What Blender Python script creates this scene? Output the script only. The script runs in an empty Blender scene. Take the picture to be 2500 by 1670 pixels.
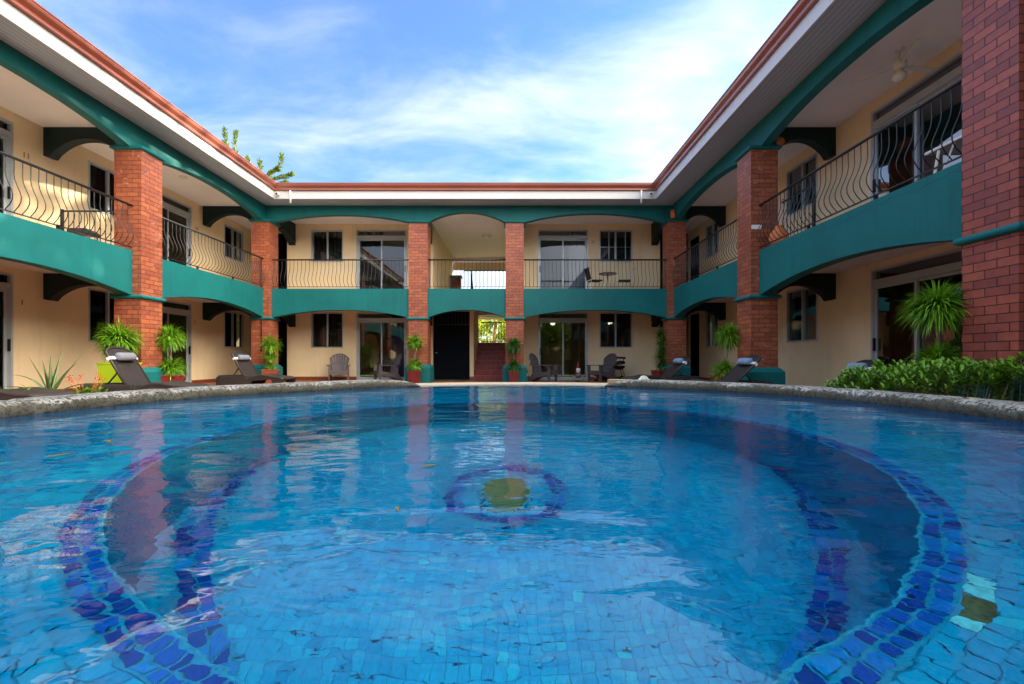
import bpy, bmesh, math, random
from mathutils import Vector, Matrix, noise
R = math.radians
random.seed(7)
sc = bpy.context.scene
col = sc.collection
E = 0.78            # eye height above the patio
PI = math.pi

# ------------------------------------------------------------------ node helpers
def new_mat(name):
    m = bpy.data.materials.new(name); m.use_nodes = True
    nt = m.node_tree; nt.nodes.clear()
    out = nt.nodes.new('ShaderNodeOutputMaterial')
    return m, nt, out
def nd(nt, t, **kw):
    n = nt.nodes.new(t)
    for k, v in kw.items():
        if k.startswith('i_'):
            key = k[2:]
            key = int(key) if key.isdigit() else key.replace('_', ' ')
            n.inputs[key].default_value = v
        else: setattr(n, k, v)
    return n
def lk(nt, a, b): nt.links.new(a, b)
def bsdf(nt, out, rough=.6, spec=.5, metal=0):
    b = nd(nt, 'ShaderNodeBsdfPrincipled')
    b.inputs['Roughness'].default_value = rough
    b.inputs['Specular IOR Level'].default_value = spec
    b.inputs['Metallic'].default_value = metal
    lk(nt, b.outputs[0], out.inputs[0]); return b
def mixc(nt, fac, a, b, blend='MIX'):
    m = nd(nt, 'ShaderNodeMix', data_type='RGBA', blend_type=blend)
    for sock, v in ((m.inputs[0], fac), (m.inputs[6], a), (m.inputs[7], b)):
        if hasattr(v, 'is_output'): lk(nt, v, sock)
        elif isinstance(v, (int, float)): sock.default_value = v
        else: sock.default_value = (*v, 1)
    return m.outputs[2]
def math_(nt, op, a, b=None, c=None, clamp=False):
    m = nd(nt, 'ShaderNodeMath', operation=op); m.use_clamp = clamp
    for i, v in enumerate((a, b, c)):
        if v is None: continue
        if hasattr(v, 'is_output'): lk(nt, v, m.inputs[i])
        else: m.inputs[i].default_value = v
    return m.outputs[0]
def ramp(nt, fac, stops):
    r = nd(nt, 'ShaderNodeValToRGB'); lk(nt, fac, r.inputs[0])
    el = r.color_ramp.elements
    while len(el) < len(stops): el.new(.5)
    for e, (p, c) in zip(el, stops):
        e.position = p; e.color = (*c, 1) if len(c) == 3 else c
    return r.outputs[0]
def noi(nt, vec, scale, detail=4, rough=.55, dist=0):
    n = nd(nt, 'ShaderNodeTexNoise'); n.inputs['Scale'].default_value = scale
    n.inputs['Detail'].default_value = detail; n.inputs['Roughness'].default_value = rough
    n.inputs['Distortion'].default_value = dist
    if vec is not None: lk(nt, vec, n.inputs['Vector'])
    return n.outputs[0]
def bump(nt, h, strength=.3, dist=.01, normal=None):
    b = nd(nt, 'ShaderNodeBump'); b.inputs['Strength'].default_value = strength
    b.inputs['Distance'].default_value = dist; lk(nt, h, b.inputs['Height'])
    if normal is not None: lk(nt, normal, b.inputs['Normal'])
    return b.outputs[0]
def pos(nt): return nd(nt, 'ShaderNodeNewGeometry').outputs['Position']
def objv(nt): return nd(nt, 'ShaderNodeTexCoord').outputs['Object']

def paint(name, c, rough=.6, spec=.4, var=.12, scale=1.5, metal=0, bmp=.15, bscale=60, dirt=None):
    m, nt, out = new_mat(name); b = bsdf(nt, out, rough, spec, metal)
    p = pos(nt)
    n = noi(nt, p, scale, 5, .6)
    f = ramp(nt, n, [(.3, (0,0,0)), (.7, (1,1,1))])
    lo = tuple(x*(1-var) for x in c); hi = tuple(min(1, x*(1+var)) for x in c)
    cc = mixc(nt, f, lo, hi)
    if dirt:
        mp = nd(nt, 'ShaderNodeMapping'); mp.inputs['Scale'].default_value = (6, 6, .5); lk(nt, p, mp.inputs[0])
        d = ramp(nt, noi(nt, mp.outputs[0], 1.2, 6, .7), [(.55, (0,0,0)), (.75, (1,1,1))])
        cc = mixc(nt, math_(nt, 'MULTIPLY', d, dirt), cc, tuple(x*.55 for x in c))
    lk(nt, cc, b.inputs['Base Color'])
    rr = math_(nt, 'MULTIPLY_ADD', n, .2, rough-.1)
    lk(nt, rr, b.inputs['Roughness'])
    if bmp: lk(nt, bump(nt, noi(nt, p, bscale, 3), bmp, .004), b.inputs['Normal'])
    return m

M = {}
M['wall'] = paint('cream_wall_paint', (.75, .60, .385), .8, .2, .08, .8, bmp=.3, bscale=90, dirt=.3)
M['ceil'] = paint('off_white_ceiling', (.74, .69, .65), .85, .2, .05, .7)
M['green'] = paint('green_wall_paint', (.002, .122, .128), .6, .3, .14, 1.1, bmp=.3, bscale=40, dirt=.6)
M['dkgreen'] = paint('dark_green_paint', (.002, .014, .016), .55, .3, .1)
M['fascia'] = paint('white_fascia_paint', (.50, .51, .52), .5, .4, .04, .9, dirt=.12)
M['metalwhite'] = paint('aluminium_frame', (.42, .46, .50), .35, .6, .05, metal=.3)
M['black'] = paint('black_iron_paint', (.006, .007, .010), .4, .5, .15, bmp=.1)
M['knob'] = paint('brushed_steel', (.6, .6, .58), .3, .5, .1, metal=1)
M['brown'] = paint('brown_resin', (.028, .022, .022), .5, .45, .15, 3)
M['chair'] = paint('taupe_resin', (.085, .070, .078), .5, .45, .12, 4)
M['pillow'] = paint('grey_canvas', (.17, .18, .22), .9, .1, .08, 6, bmp=.3, bscale=150)
M['pillowblue'] = paint('blue_grey_canvas', (.20, .28, .42), .9, .1, .08, 6, bmp=.3, bscale=150)
M['white'] = paint('white_plastic', (.75, .74, .70), .4, .5, .05)
M['redpot'] = paint('dark_red_glaze', (.16, .014, .014), .3, .5, .2, 5)
M['redtile'] = paint('red_fibre_pot', (.22, .045, .02), .45, .5, .2, 4)
M['lime'] = paint('lime_paint', (.33, .50, .012), .5, .4, .06)
M['terra'] = paint('terracotta', (.55, .17, .07), .8, .2, .2, 9)
M['soil'] = paint('potting_soil', (.03, .02, .012), .95, .1, .3, 30, bmp=1)
M['trunk'] = paint('pale_bark', (.22, .18, .12), .85, .2, .3, 18, bmp=.8)
M['roof'] = paint('painted_roof_sheet', (.28, .10, .06), .45, .5, .12)
M['door'] = paint('dark_blue_steel', (.0012, .003, .007), .8, .12, .2, 2)
M['seatblk'] = paint('black_mesh_fabric', (.012, .014, .016), .7, .3, .1)
M['tabletop'] = paint('brown_laminate', (.10, .07, .06), .3, .5, .3, 8)
M['curtain'] = paint('brown_curtain_cloth', (.12, .085, .075), .9, .1, .15, 3)
M['curtainblue'] = paint('blue_grey_curtain_cloth', (.16, .18, .30), .9, .1, .1, 3)
M['room'] = paint('dim_room_sheet', (.12, .10, .08), .9, .1, .1)
M['exterior'] = paint('outer_plaster', (.55, .42, .24), .9, .1, .1)
M['gred'] = paint('red_figure_paint', (.16, .008, .012), .5, .4, .1)
M['gwhite'] = paint('white_figure_paint', (.65, .68, .72), .7, .3, .1)
M['gskin'] = paint('pink_figure_paint', (.55, .28, .2), .6, .3, .1)
M['ggrey'] = paint('grey_figure_paint', (.16, .13, .14), .7, .3, .1)
M['flower'] = paint('red_petals', (.6, .03, .02), .6, .3, .2)
M['sconce'] = paint('frosted_shade', (.6, .58, .5), .4, .4, .05)
M['numbers'] = paint('brass_number', (.36, .22, .09), .5, .4, .1)
M['deadleaf'] = paint('dead_leaf', (.10, .075, .02), .7, .3, .4, 60)

def gutter_mat():
    m, nt, out = new_mat('copper_brown_gutter'); b = bsdf(nt, out, .28, .6)
    p = pos(nt)
    n = noi(nt, p, .9, 5, .6)
    lk(nt, mixc(nt, n, (.19, .052, .035), (.33, .10, .060)), b.inputs['Base Color'])
    lk(nt, bump(nt, noi(nt, p, 3, 2), .2, .01), b.inputs['Normal'])
    b.inputs['Coat Weight'].default_value = .3
    return m
M['gutter'] = gutter_mat()

def soffit_mat():
    m, nt, out = new_mat('ribbed_soffit'); b = bsdf(nt, out, .5, .4)
    a = nd(nt, 'ShaderNodeAttribute', attribute_name='across')
    w = math_(nt, 'FRACT', math_(nt, 'MULTIPLY', a.outputs['Fac'], 11.0))
    g = math_(nt, 'LESS_THAN', w, .12)
    lk(nt, mixc(nt, g, (.38, .45, .54), (.18, .22, .27)), b.inputs['Base Color'])
    lk(nt, bump(nt, g, .6, .01), b.inputs['Normal'])
    return m
M['soffit'] = soffit_mat()

def brick_mat(name, c1, c2, mortar, mort=.005, lightjoint=0.0):
    m, nt, out = new_mat(name); b = bsdf(nt, out, .5, .45)
    g = nd(nt, 'ShaderNodeNewGeometry'); p = g.outputs['Position']
    sp = nd(nt, 'ShaderNodeSeparateXYZ'); lk(nt, p, sp.inputs[0])
    sn = nd(nt, 'ShaderNodeSeparateXYZ'); lk(nt, g.outputs['True Normal'], sn.inputs[0])
    isx = math_(nt, 'GREATER_THAN', math_(nt, 'ABSOLUTE', sn.outputs[0]), .5)
    u = math_(nt, 'ADD', math_(nt, 'MULTIPLY', sp.outputs[1], isx),
              math_(nt, 'MULTIPLY', sp.outputs[0], math_(nt, 'SUBTRACT', 1.0, isx)))
    cb = nd(nt, 'ShaderNodeCombineXYZ'); lk(nt, u, cb.inputs[0]); lk(nt, sp.outputs[2], cb.inputs[1])
    br = nd(nt, 'ShaderNodeTexBrick', offset=.5)
    br.inputs['Scale'].default_value = 1
    br.inputs['Brick Width'].default_value = .245; br.inputs['Row Height'].default_value = .0965
    br.inputs['Mortar Size'].default_value = mort; br.inputs['Mortar Smooth'].default_value = .15
    br.inputs['Bias'].default_value = 0
    br.inputs['Color1'].default_value = (*c1, 1); br.inputs['Color2'].default_value = (*c2, 1)
    br.inputs['Mortar'].default_value = (*mortar, 1)
    lk(nt, cb.outputs[0], br.inputs['Vector'])
    n = noi(nt, p, 14, 5, .65)
    cc = mixc(nt, .55, br.outputs['Color'], ramp(nt, n, [(.25, (.55,.55,.55)), (.75, (1.35,1.3,1.3))]), 'MULTIPLY')
    # pale lime streaks on a few vertical joints
    n2 = ramp(nt, noi(nt, p, 5.5, 3, .6), [(.60, (0,0,0)), (.66, (1,1,1))])
    f = math_(nt, 'MULTIPLY', math_(nt, 'MULTIPLY', n2, br.outputs['Fac']), lightjoint)
    cc = mixc(nt, f, cc, (.62, .52, .46))
    lk(nt, cc, b.inputs['Base Color'])
    hgt = math_(nt, 'SUBTRACT', math_(nt, 'MULTIPLY', n, .25), br.outputs['Fac'])
    lk(nt, bump(nt, hgt, .8, .006), b.inputs['Normal'])
    lk(nt, math_(nt, 'MULTIPLY_ADD', n, .3, .32), b.inputs['Roughness'])
    return m
M['brick'] = brick_mat('red_brick', (.36, .105, .045), (.235, .062, .034), (.10, .040, .030), .0075, .45)
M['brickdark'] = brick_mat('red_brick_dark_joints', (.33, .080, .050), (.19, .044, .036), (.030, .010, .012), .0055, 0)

def tile_mat(name, c1, c2, mortar, w, h, rough=.4, mort=.004, off=0.0):
    m, nt, out = new_mat(name); b = bsdf(nt, out, rough, .5)
    p = pos(nt)
    br = nd(nt, 'ShaderNodeTexBrick', offset=off)
    br.inputs['Scale'].default_value = 1
    br.inputs['Brick Width'].default_value = w; br.inputs['Row Height'].default_value = h
    br.inputs['Mortar Size'].default_value = mort; br.inputs['Bias'].default_value = 0
    br.inputs['Color1'].default_value = (*c1, 1); br.inputs['Color2'].default_value = (*c2, 1)
    br.inputs['Mortar'].default_value = (*mortar, 1)
    lk(nt, p, br.inputs['Vector'])
    n = noi(nt, p, 6, 5, .6)
    lk(nt, mixc(nt, .5, br.outputs['Color'], ramp(nt, n, [(.2, (.6,.6,.6)), (.8, (1.3,1.3,1.3))]), 'MULTIPLY'), b.inputs['Base Color'])
    lk(nt, bump(nt, math_(nt, 'SUBTRACT', 1.0, br.outputs['Fac']), .4, .003), b.inputs['Normal'])
    return m
M['patio'] = tile_mat('terracotta_floor_tiles', (.26, .11, .06), (.20, .085, .05), (.18, .14, .10), .33, .33)
M['stair'] = paint('red_stair_tile', (.26, .032, .028), .45, .5, .2, 5)
M['grout'] = paint('grout', (.42, .20, .16), .8, .2, .2)
M['deck'] = tile_mat('sandstone_deck', (.48, .38, .26), (.42, .33, .22), (.3, .24, .17), .4, .4, .6)

def pool_tile_mat():
    """glazed mosaic: tile tone from a stored value, brushed streaks, pale grout"""
    m, nt, out = new_mat('pool_mosaic'); b = bsdf(nt, out, .25, .5)
    p = pos(nt)
    a = nd(nt, 'ShaderNodeAttribute', attribute_name='tone')
    t = ramp(nt, a.outputs['Fac'], [(0, (.003,.235,.46)), (.3, (.004,.285,.53)), (.55, (.005,.33,.575)), (.8, (.008,.38,.60)), (1, (.02,.47,.62))])
    n = noi(nt, p, 3, 4, .6)
    t = mixc(nt, .6, t, ramp(nt, n, [(.3, (.70,.78,.85)), (.7, (1.2,1.15,1.1))]), 'MULTIPLY')
    mp = nd(nt, 'ShaderNodeMapping'); mp.inputs['Scale'].default_value = (240, 60, 60); mp.inputs['Rotation'].default_value = (0,0,.6)
    lk(nt, p, mp.inputs[0])
    t = mixc(nt, .35, t, ramp(nt, noi(nt, mp.outputs[0], 1, 3), [(.3, (.7,.7,.7)), (.7, (1.25,1.25,1.25))]), 'MULTIPLY')
    lk(nt, t, b.inputs['Base Color'])
    return m
M['pooltile'] = pool_tile_mat()
def ring_tile_mat():
    m, nt, out = new_mat('cobalt_mosaic'); b = bsdf(nt, out, .25, .5)
    p = pos(nt)
    a = nd(nt, 'ShaderNodeAttribute', attribute_name='tone')
    t = ramp(nt, a.outputs['Fac'], [(0, (.001,.018,.20)), (.35, (.001,.05,.36)), (.65, (.003,.13,.50)), (1, (.008,.25,.60))])
    mp = nd(nt, 'ShaderNodeMapping'); mp.inputs['Scale'].default_value = (260, 60, 60); mp.inputs['Rotation'].default_value = (0,0,-.5)
    lk(nt, p, mp.inputs[0])
    t = mixc(nt, .5, t, ramp(nt, noi(nt, mp.outputs[0], 1, 3), [(.3, (.6,.6,.6)), (.7, (1.4,1.4,1.4))]), 'MULTIPLY')
    lk(nt, t, b.inputs['Base Color'])
    return m
M['ringtile'] = ring_tile_mat()
M['poolgrout'] = paint('pool_grout', (.004, .245, .455), .8, .2, .35, 40)
M['ringgrout'] = paint('pale_ring_grout', (.03, .24, .42), .8, .2, .25, 40)
M['bead'] = paint('cream_edge_bead', (.06, .29, .45), .7, .2, .3, 60)
M['drain'] = paint('sand_coloured_drain', (.42, .15, .055), .6, .3, .3, 30)
M['chip'] = paint('broken_white_tile', (.45, .60, .66), .5, .4, .3, 70)
M['mortarbed'] = paint('bare_mortar_bed', (.26, .10, .045), .9, .1, .5, 60, bmp=.6)

def water_mat():
    m, nt, out = new_mat('pool_water')
    p = pos(nt)
    mp = nd(nt, 'ShaderNodeMapping'); mp.inputs['Scale'].default_value = (1, 1.5, 1); lk(nt, p, mp.inputs[0])
    n1 = noi(nt, mp.outputs[0], 3.6, 1, .4, .5)
    n2 = noi(nt, mp.outputs[0], 13, 2, .45, .4)
    n3 = noi(nt, mp.outputs[0], 42, 2, .5, .2)
    # the ripples are livelier in some patches of the surface
    patch = ramp(nt, noi(nt, p, .9, 2), [(.35, (.35,.35,.35)), (.65, (1,1,1))])
    h = math_(nt, 'ADD', math_(nt, 'MULTIPLY', n1, 1.0), math_(nt, 'MULTIPLY', n2, .24))
    h = math_(nt, 'ADD', h, math_(nt, 'MULTIPLY', math_(nt, 'MULTIPLY', n3, .028), patch))
    nb = bump(nt, h, 1.0, .0062)
    fr = nd(nt, 'ShaderNodeFresnel'); fr.inputs['IOR'].default_value = 1.50; lk(nt, nb, fr.inputs['Normal'])
    rf = nd(nt, 'ShaderNodeBsdfRefraction'); rf.inputs['IOR'].default_value = 1.33
    rf.inputs['Roughness'].default_value = 0; rf.inputs['Color'].default_value = (.36, .94, 1, 1)
    lk(nt, nb, rf.inputs['Normal'])
    gl = nd(nt, 'ShaderNodeBsdfGlossy'); gl.inputs['Roughness'].default_value = .01; lk(nt, nb, gl.inputs['Normal'])
    mx = nd(nt, 'ShaderNodeMixShader'); lk(nt, fr.outputs[0], mx.inputs[0])
    lk(nt, rf.outputs[0], mx.inputs[1]); lk(nt, gl.outputs[0], mx.inputs[2])
    lk(nt, mx.outputs[0], out.inputs[0])
    return m
M['water'] = water_mat()

def stone_mat():
    m, nt, out = new_mat('pitted_coping_stone'); b = bsdf(nt, out, .9, .2)
    p = pos(nt)
    n1 = noi(nt, p, 5, 6, .7); n2 = noi(nt, p, 52, 6, .78)
    c = ramp(nt, n1, [(.3, (.12,.12,.11)), (.5, (.25,.25,.24)), (.7, (.42,.42,.42))])
    c = mixc(nt, ramp(nt, n2, [(.44, (0,0,0)), (.52, (1,1,1))]), (.022,.022,.018), c)
    sp = nd(nt, 'ShaderNodeSeparateXYZ'); lk(nt, p, sp.inputs[0])
    hz = math_(nt, 'MULTIPLY_ADD', sp.outputs[2], 34.0, -.584*34)      # algae below the crest, ragged edge
    hz = math_(nt, 'ADD', hz, math_(nt, 'MULTIPLY_ADD', n1, 2.4, -1.2))
    hz = math_(nt, 'ADD', hz, math_(nt, 'MULTIPLY_ADD', n2, 1.6, -.8))
    f = ramp(nt, hz, [(.0, (1,1,1)), (.35, (0,0,0))])
    c = mixc(nt, math_(nt, 'MULTIPLY', f, .82), c, (.052, .047, .030))
    lk(nt, c, b.inputs['Base Color'])
    lk(nt, bump(nt, n2, .9, .006), b.inputs['Normal'])
    return m
M['stone'] = stone_mat()
M['ledge'] = paint('tan_ledge_cement', (.40, .30, .18), .85, .2, .2, 14, bmp=.5)

def glass_mat(name, refl=1.6, tint=(.55,.6,.62)):
    m, nt, out = new_mat(name)
    fr = nd(nt, 'ShaderNodeFresnel'); fr.inputs['IOR'].default_value = 1.5
    f = math_(nt, 'MULTIPLY', fr.outputs[0], refl, clamp=True)
    tr = nd(nt, 'ShaderNodeBsdfTransparent'); tr.inputs[0].default_value = (*tint, 1)
    gl = nd(nt, 'ShaderNodeBsdfGlossy'); gl.inputs['Roughness'].default_value = .0
    gl.inputs['Color'].default_value = (.9, .95, 1, 1)
    nb = bump(nt, noi(nt, pos(nt), 1.6, 1), .06, .02); lk(nt, nb, gl.inputs['Normal'])
    mx = nd(nt, 'ShaderNodeMixShader'); lk(nt, f, mx.inputs[0]); lk(nt, tr.outputs[0], mx.inputs[1]); lk(nt, gl.outputs[0], mx.inputs[2])
    lk(nt, mx.outputs[0], out.inputs[0]); return m
M['glass'] = glass_mat('window_glass', 1.7, (.42,.46,.50))
M['screenglass'] = glass_mat('screened_window_glass', .22, (.22,.24,.27))

def leaf_mat(name, dark, light, trans=.3, rough=.4, scale=9):
    m, nt, out = new_mat(name)
    b = nd(nt, 'ShaderNodeBsdfPrincipled'); b.inputs['Roughness'].default_value = rough
    b.inputs['Specular IOR Level'].default_value = .4
    a = nd(nt, 'ShaderNodeAttribute', attribute_name='tone')
    c = mixc(nt, a.outputs['Fac'], dark, light)
    n = noi(nt, pos(nt), scale, 3)
    c = mixc(nt, .5, c, ramp(nt, n, [(.3, (.6,.65,.6)), (.7, (1.3,1.25,1.2))]), 'MULTIPLY')
    c = mixc(nt, ramp(nt, noi(nt, pos(nt), 26, 2), [(.66, (0,0,0)), (.72, (.7,.7,.7))]), c, (.30, .22, .06))
    lk(nt, c, b.inputs['Base Color'])
    t = nd(nt, 'ShaderNodeBsdfTranslucent'); lk(nt, c, t.inputs[0])
    mx = nd(nt, 'ShaderNodeMixShader', i_0=trans); lk(nt, b.outputs[0], mx.inputs[1]); lk(nt, t.outputs[0], mx.inputs[2])
    lk(nt, mx.outputs[0], out.inputs[0]); return m
M['leaf'] = leaf_mat('strap_leaf', (.030,.15,.006), (.30,.58,.025))
M['leafdark'] = leaf_mat('dark_strap_leaf', (.012,.075,.012), (.09,.27,.03))
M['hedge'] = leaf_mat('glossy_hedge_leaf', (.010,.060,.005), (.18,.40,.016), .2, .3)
M['aloe'] = leaf_mat('aloe_leaf', (.09,.17,.06), (.20,.30,.12), .1, .45)
M['treeleaf'] = leaf_mat('tree_leaf', (.045,.12,.012), (.24,.36,.045), .4, .45)
M['garden'] = leaf_mat('garden_leaf', (.10,.20,.012), (.62,.66,.06), .5, .5)
M['gardentrunk'] = paint('sunlit_bark', (.62, .42, .16), .8, .2, .2, 8)

def grass_mat():
    m, nt, out = new_mat('lawn'); b = bsdf(nt, out, .9, .1)
    n = noi(nt, pos(nt), 4, 8, .7)
    lk(nt, ramp(nt, n, [(.3, (.05,.10,.012)), (.7, (.16,.22,.03))]), b.inputs['Base Color'])
    lk(nt, bump(nt, n, 1, .05), b.inputs['Normal']); return m
M['grass'] = grass_mat()

def emis(name, c, s):
    m, nt, out = new_mat(name); e = nd(nt, 'ShaderNodeEmission')
    e.inputs[0].default_value = (*c, 1); e.inputs[1].default_value = s
    lk(nt, e.outputs[0], out.inputs[0]); return m
M['lampwarm'] = emis('lit_lamp_warm', (1, .74, .28), 6)
M['lampdim'] = emis('lit_lamp_globe', (.95, 1, .62), .9)

# ------------------------------------------------------------------ mesh builder
class MB:
    def __init__(s, T=None): s.v = []; s.f = []; s.T = T; s.tone = []; s.smooth = False
    def add(s, vs, fs, tone=None):
        n = len(s.v)
        s.v += [tuple(s.T(*p)) if s.T else tuple(p) for p in vs]
        s.f += [tuple(i+n for i in f) for f in fs]
        s.tone += [0.5 if tone is None else tone]*len(fs)
    def box(s, a0, a1, b0, b1, c0, c1, tone=None):
        vs = [(x, y, z) for x in (a0, a1) for y in (b0, b1) for z in (c0, c1)]
        s.add(vs, [(0,1,3,2), (4,6,7,5), (0,4,5,1), (2,3,7,6), (0,2,6,4), (1,5,7,3)], tone)
    def quad(s, *p, tone=None): s.add(p, [tuple(range(len(p)))], tone)
    def tube(s, pts, r, n=6, cap=True, rs=None):
        pts = [Vector(p) for p in pts]; vs = []; fs = []
        up = None
        for i, p in enumerate(pts):
            d = (pts[min(i+1, len(pts)-1)] - pts[max(i-1, 0)]).normalized()
            if up is None:
                up = Vector((0,0,1)) if abs(d.z) < .9 else Vector((1,0,0))
            a = d.cross(up).normalized(); b = a.cross(d).normalized(); up = b
            rr = rs[i] if rs else r
            for k in range(n):
                t = 2*PI*k/n; q = p + a*math.cos(t)*rr + b*math.sin(t)*rr
                vs.append(tuple(q))
        for i in range(len(pts)-1):
            for k in range(n):
                fs.append((i*n+k, i*n+(k+1) % n, (i+1)*n+(k+1) % n, (i+1)*n+k))
        if cap:
            fs.append(tuple(range(n))[::-1]); fs.append(tuple((len(pts)-1)*n+k for k in range(n)))
        s.add(vs, fs)
    def lathe(s, prof, n=20, c=(0,0,0), cap=True):
        vs = []; fs = []
        for r, z in prof:
            for k in range(n):
                t = 2*PI*k/n; vs.append((c[0]+r*math.cos(t), c[1]+r*math.sin(t), c[2]+z))
        for i in range(len(prof)-1):
            for k in range(n): fs.append((i*n+k, i*n+(k+1) % n, (i+1)*n+(k+1) % n, (i+1)*n+k))
        if cap: fs.append(tuple(range(n))[::-1]); fs.append(tuple((len(prof)-1)*n+k for k in range(n)))
        s.add(vs, fs)
    def prism(s, poly, axis, a0, a1):
        """poly of 2-D points extruded along axis (0,1,2) from a0 to a1"""
        n = len(poly); vs = []
        for a in (a0, a1):
            for p in poly:
                q = list(p); q.insert(axis, a); vs.append(tuple(q))
        fs = [tuple(range(n)), tuple(range(n, 2*n))[::-1]] + [(i, (i+1) % n, n+(i+1) % n, n+i) for i in range(n)]
        s.add(vs, fs)
    def build(s, name, mat, parent=None, smooth=None, bevel=0, recalc=True, tones=False, loc=None):
        me = bpy.data.meshes.new(name)
        L = Vector(loc) if loc is not None else (parent['_o'] if parent is not None and '_o' in parent else None)
        off = Vector(ROOT[parent.name]) if (parent is not None and parent.name in ROOT) else (Vector(loc) if loc is not None else Vector((0,0,0)))
        me.from_pydata([tuple(Vector(v)-off) for v in s.v], [], s.f)
        me.validate(clean_customdata=False)
        if recalc:
            bm = bmesh.new(); bm.from_mesh(me); bmesh.ops.recalc_face_normals(bm, faces=bm.faces); bm.to_mesh(me); bm.free()
        if tones and len(me.polygons) == len(s.tone):
            at = me.attributes.new('tone', 'FLOAT', 'FACE'); at.data.foreach_set('value', s.tone)
        if s.smooth if smooth is None else smooth:
            me.polygons.foreach_set('use_smooth', [True]*len(me.polygons))
        me.materials.append(M[mat] if isinstance(mat, str) else mat)
        o = bpy.data.objects.new(name, me); col.objects.link(o)
        if parent is not None:
            o.parent = parent
            if parent.name in ROOT: ROOT[o.name] = ROOT[parent.name]
        elif loc is not None: o.location = loc
        if bevel:
            b = o.modifiers.new('bevel', 'BEVEL'); b.width = bevel; b.segments = 2; b.limit_method = 'ANGLE'
        return o
ROOT = {}
def tag(o, label=None, cat=None, group=None, kind=None):
    if label: o['label'] = label
    if cat: o['category'] = cat
    if group: o['group'] = group
    if kind: o['kind'] = kind
    return o
def thing(name, label, cat, loc=(0,0,0), rz=0, group=None, world=False):
    """world=True: parts are written in world coordinates and shifted to the Empty"""
    o = bpy.data.objects.new(name, None); col.objects.link(o); o.empty_display_size = .2
    o.location = loc; o.rotation_euler = (0, 0, rz)
    if world: ROOT[o.name] = Vector(loc)
    return tag(o, label, cat, group)
def copy_tree(o, parent=None):
    c = o.copy(); col.objects.link(c); c.parent = parent
    for ch in [x for x in col.objects if x.parent == o]: copy_tree(ch, c)
    return c

# ------------------------------------------------------------------ the setting

# pool outline (scaled from the photograph's waterline)
PW = E - .24           # water level
outline_pts = [(4.84,4.31),(4.90,5.5),(4.82,6.54),(4.45,7.6),(3.85,8.54),(3.0,9.45),(2.06,10.10),(1.1,10.42),(0,10.5),(-1.1,10.40),
               (-2.07,9.98),(-2.85,9.48),(-3.95,8.25),(-4.70,7.25),(-5.0,6.5),(-5.14,5.51),(-5.19,4.61),(-5.1,3.2),(-4.4,1.2),(-2.8,-.3),(0,-1.0),
               (2.8,-.3),(4.2,1.2),(4.7,2.9)]
PCX, PCY = 0.0, 1.8
outline_pts = [(x*.4, y*.4) for x, y in outline_pts]
_pol = sorted((math.atan2(y-PCY, x-PCX) % (2*PI), math.hypot(x-PCX, y-PCY)) for x, y in outline_pts)
def rad(th):
    th %= 2*PI; n = len(_pol)
    for i in range(n):
        a0, r0 = _pol[i]; a1, r1 = _pol[(i+1) % n]
        if a1 < a0: a1 += 2*PI
        t = th if th >= a0 else th+2*PI
        if a0 <= t <= a1:
            k = (t-a0)/(a1-a0); rm = _pol[i-1][1]; rp = _pol[(i+2) % n][1]
            return .5*((2*r0)+(-rm+r1)*k+(2*rm-5*r0+4*r1-rp)*k*k+(-rm+3*r0-3*r1+rp)*k**3)
    return _pol[0][1]
def op(th, d=0, z=0): r = rad(th)+d; return (PCX+r*math.cos(th), PCY+r*math.sin(th), z)
NP = 160
BZ = PW-.32; FZ = PW-.95          # bench and floor level
KX = .940; R1 = 1.17; R2 = 1.09; CY1 = 1.685; CY2 = 1.90; DY = 1.81
def ringed(name, mat, rect, z):
    x0, x1, y0, y1 = rect; vs = []
    for i in range(NP):
        t = 2*PI*i/NP; c, s_ = math.cos(t), math.sin(t)
        k = min(((x1-PCX)/c if c > 1e-9 else 1e9), ((x0-PCX)/c if c < -1e-9 else 1e9), ((y1-PCY)/s_ if s_ > 1e-9 else 1e9), ((y0-PCY)/s_ if s_ < -1e-9 else 1e9))
        ix, iy, _ = op(t, .27); vs += [(ix, iy, z), (PCX+c*k, PCY+s_*k, z)]
    g = MB(); g.add(vs, [(2*i, 2*i+1, (2*i+3) % (2*NP), (2*i+2) % (2*NP)) for i in range(NP)])
    # square off the corners
    for cx, cy in ((x0, y0), (x1, y0), (x1, y1), (x0, y1)):
        a = math.atan2(cy-PCY, cx-PCX) % (2*PI); i = int(a/(2*PI)*NP); j = (i+1) % NP
        g.add([vs[2*i+1], (cx, cy, z), vs[2*j+1]], [(0,1,2)])
    tag(g.build(name, mat), kind='structure')
ringed('ground', 'grass', (-500, 500, -500, 500), -.06)
ringed('patio', 'patio', (-13.5, 10.4, -8, 17.0), 0.0)
# basin: outer retaining wall, inner wall, bench, drop wall, floor (grout coloured, tiles are laid on it)
b = MB()
rings = []
def ring_r(fn, z): return [(*fn(2*PI*i/NP)[:2], z) for i in range(NP)]
circ = lambda r, cx=PCX, cy=PCY: (lambda t: (cx+KX*r*math.cos(t), cy+r*math.sin(t)))
rings.append(ring_r(lambda t: op(t, .30), 0.0)); rings.append(ring_r(lambda t: op(t, .30), PW-.02))
rings.append(ring_r(lambda t: op(t, .03), PW-.02)); rings.append(ring_r(lambda t: op(t, .03), BZ))
rings.append(ring_r(circ(R1, 0, CY1), BZ)); rings.append(ring_r(circ(R1-.003, 0, CY1), FZ))
vs = [p for r in rings for p in r]; fs = []
for k in range(len(rings)-1):
    for i in range(NP):
        fs.append((k*NP+i, k*NP+(i+1) % NP, (k+1)*NP+(i+1) % NP, (k+1)*NP+i))
fs.append(tuple(5*NP+i for i in range(NP)))
b.add(vs, fs)
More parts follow.
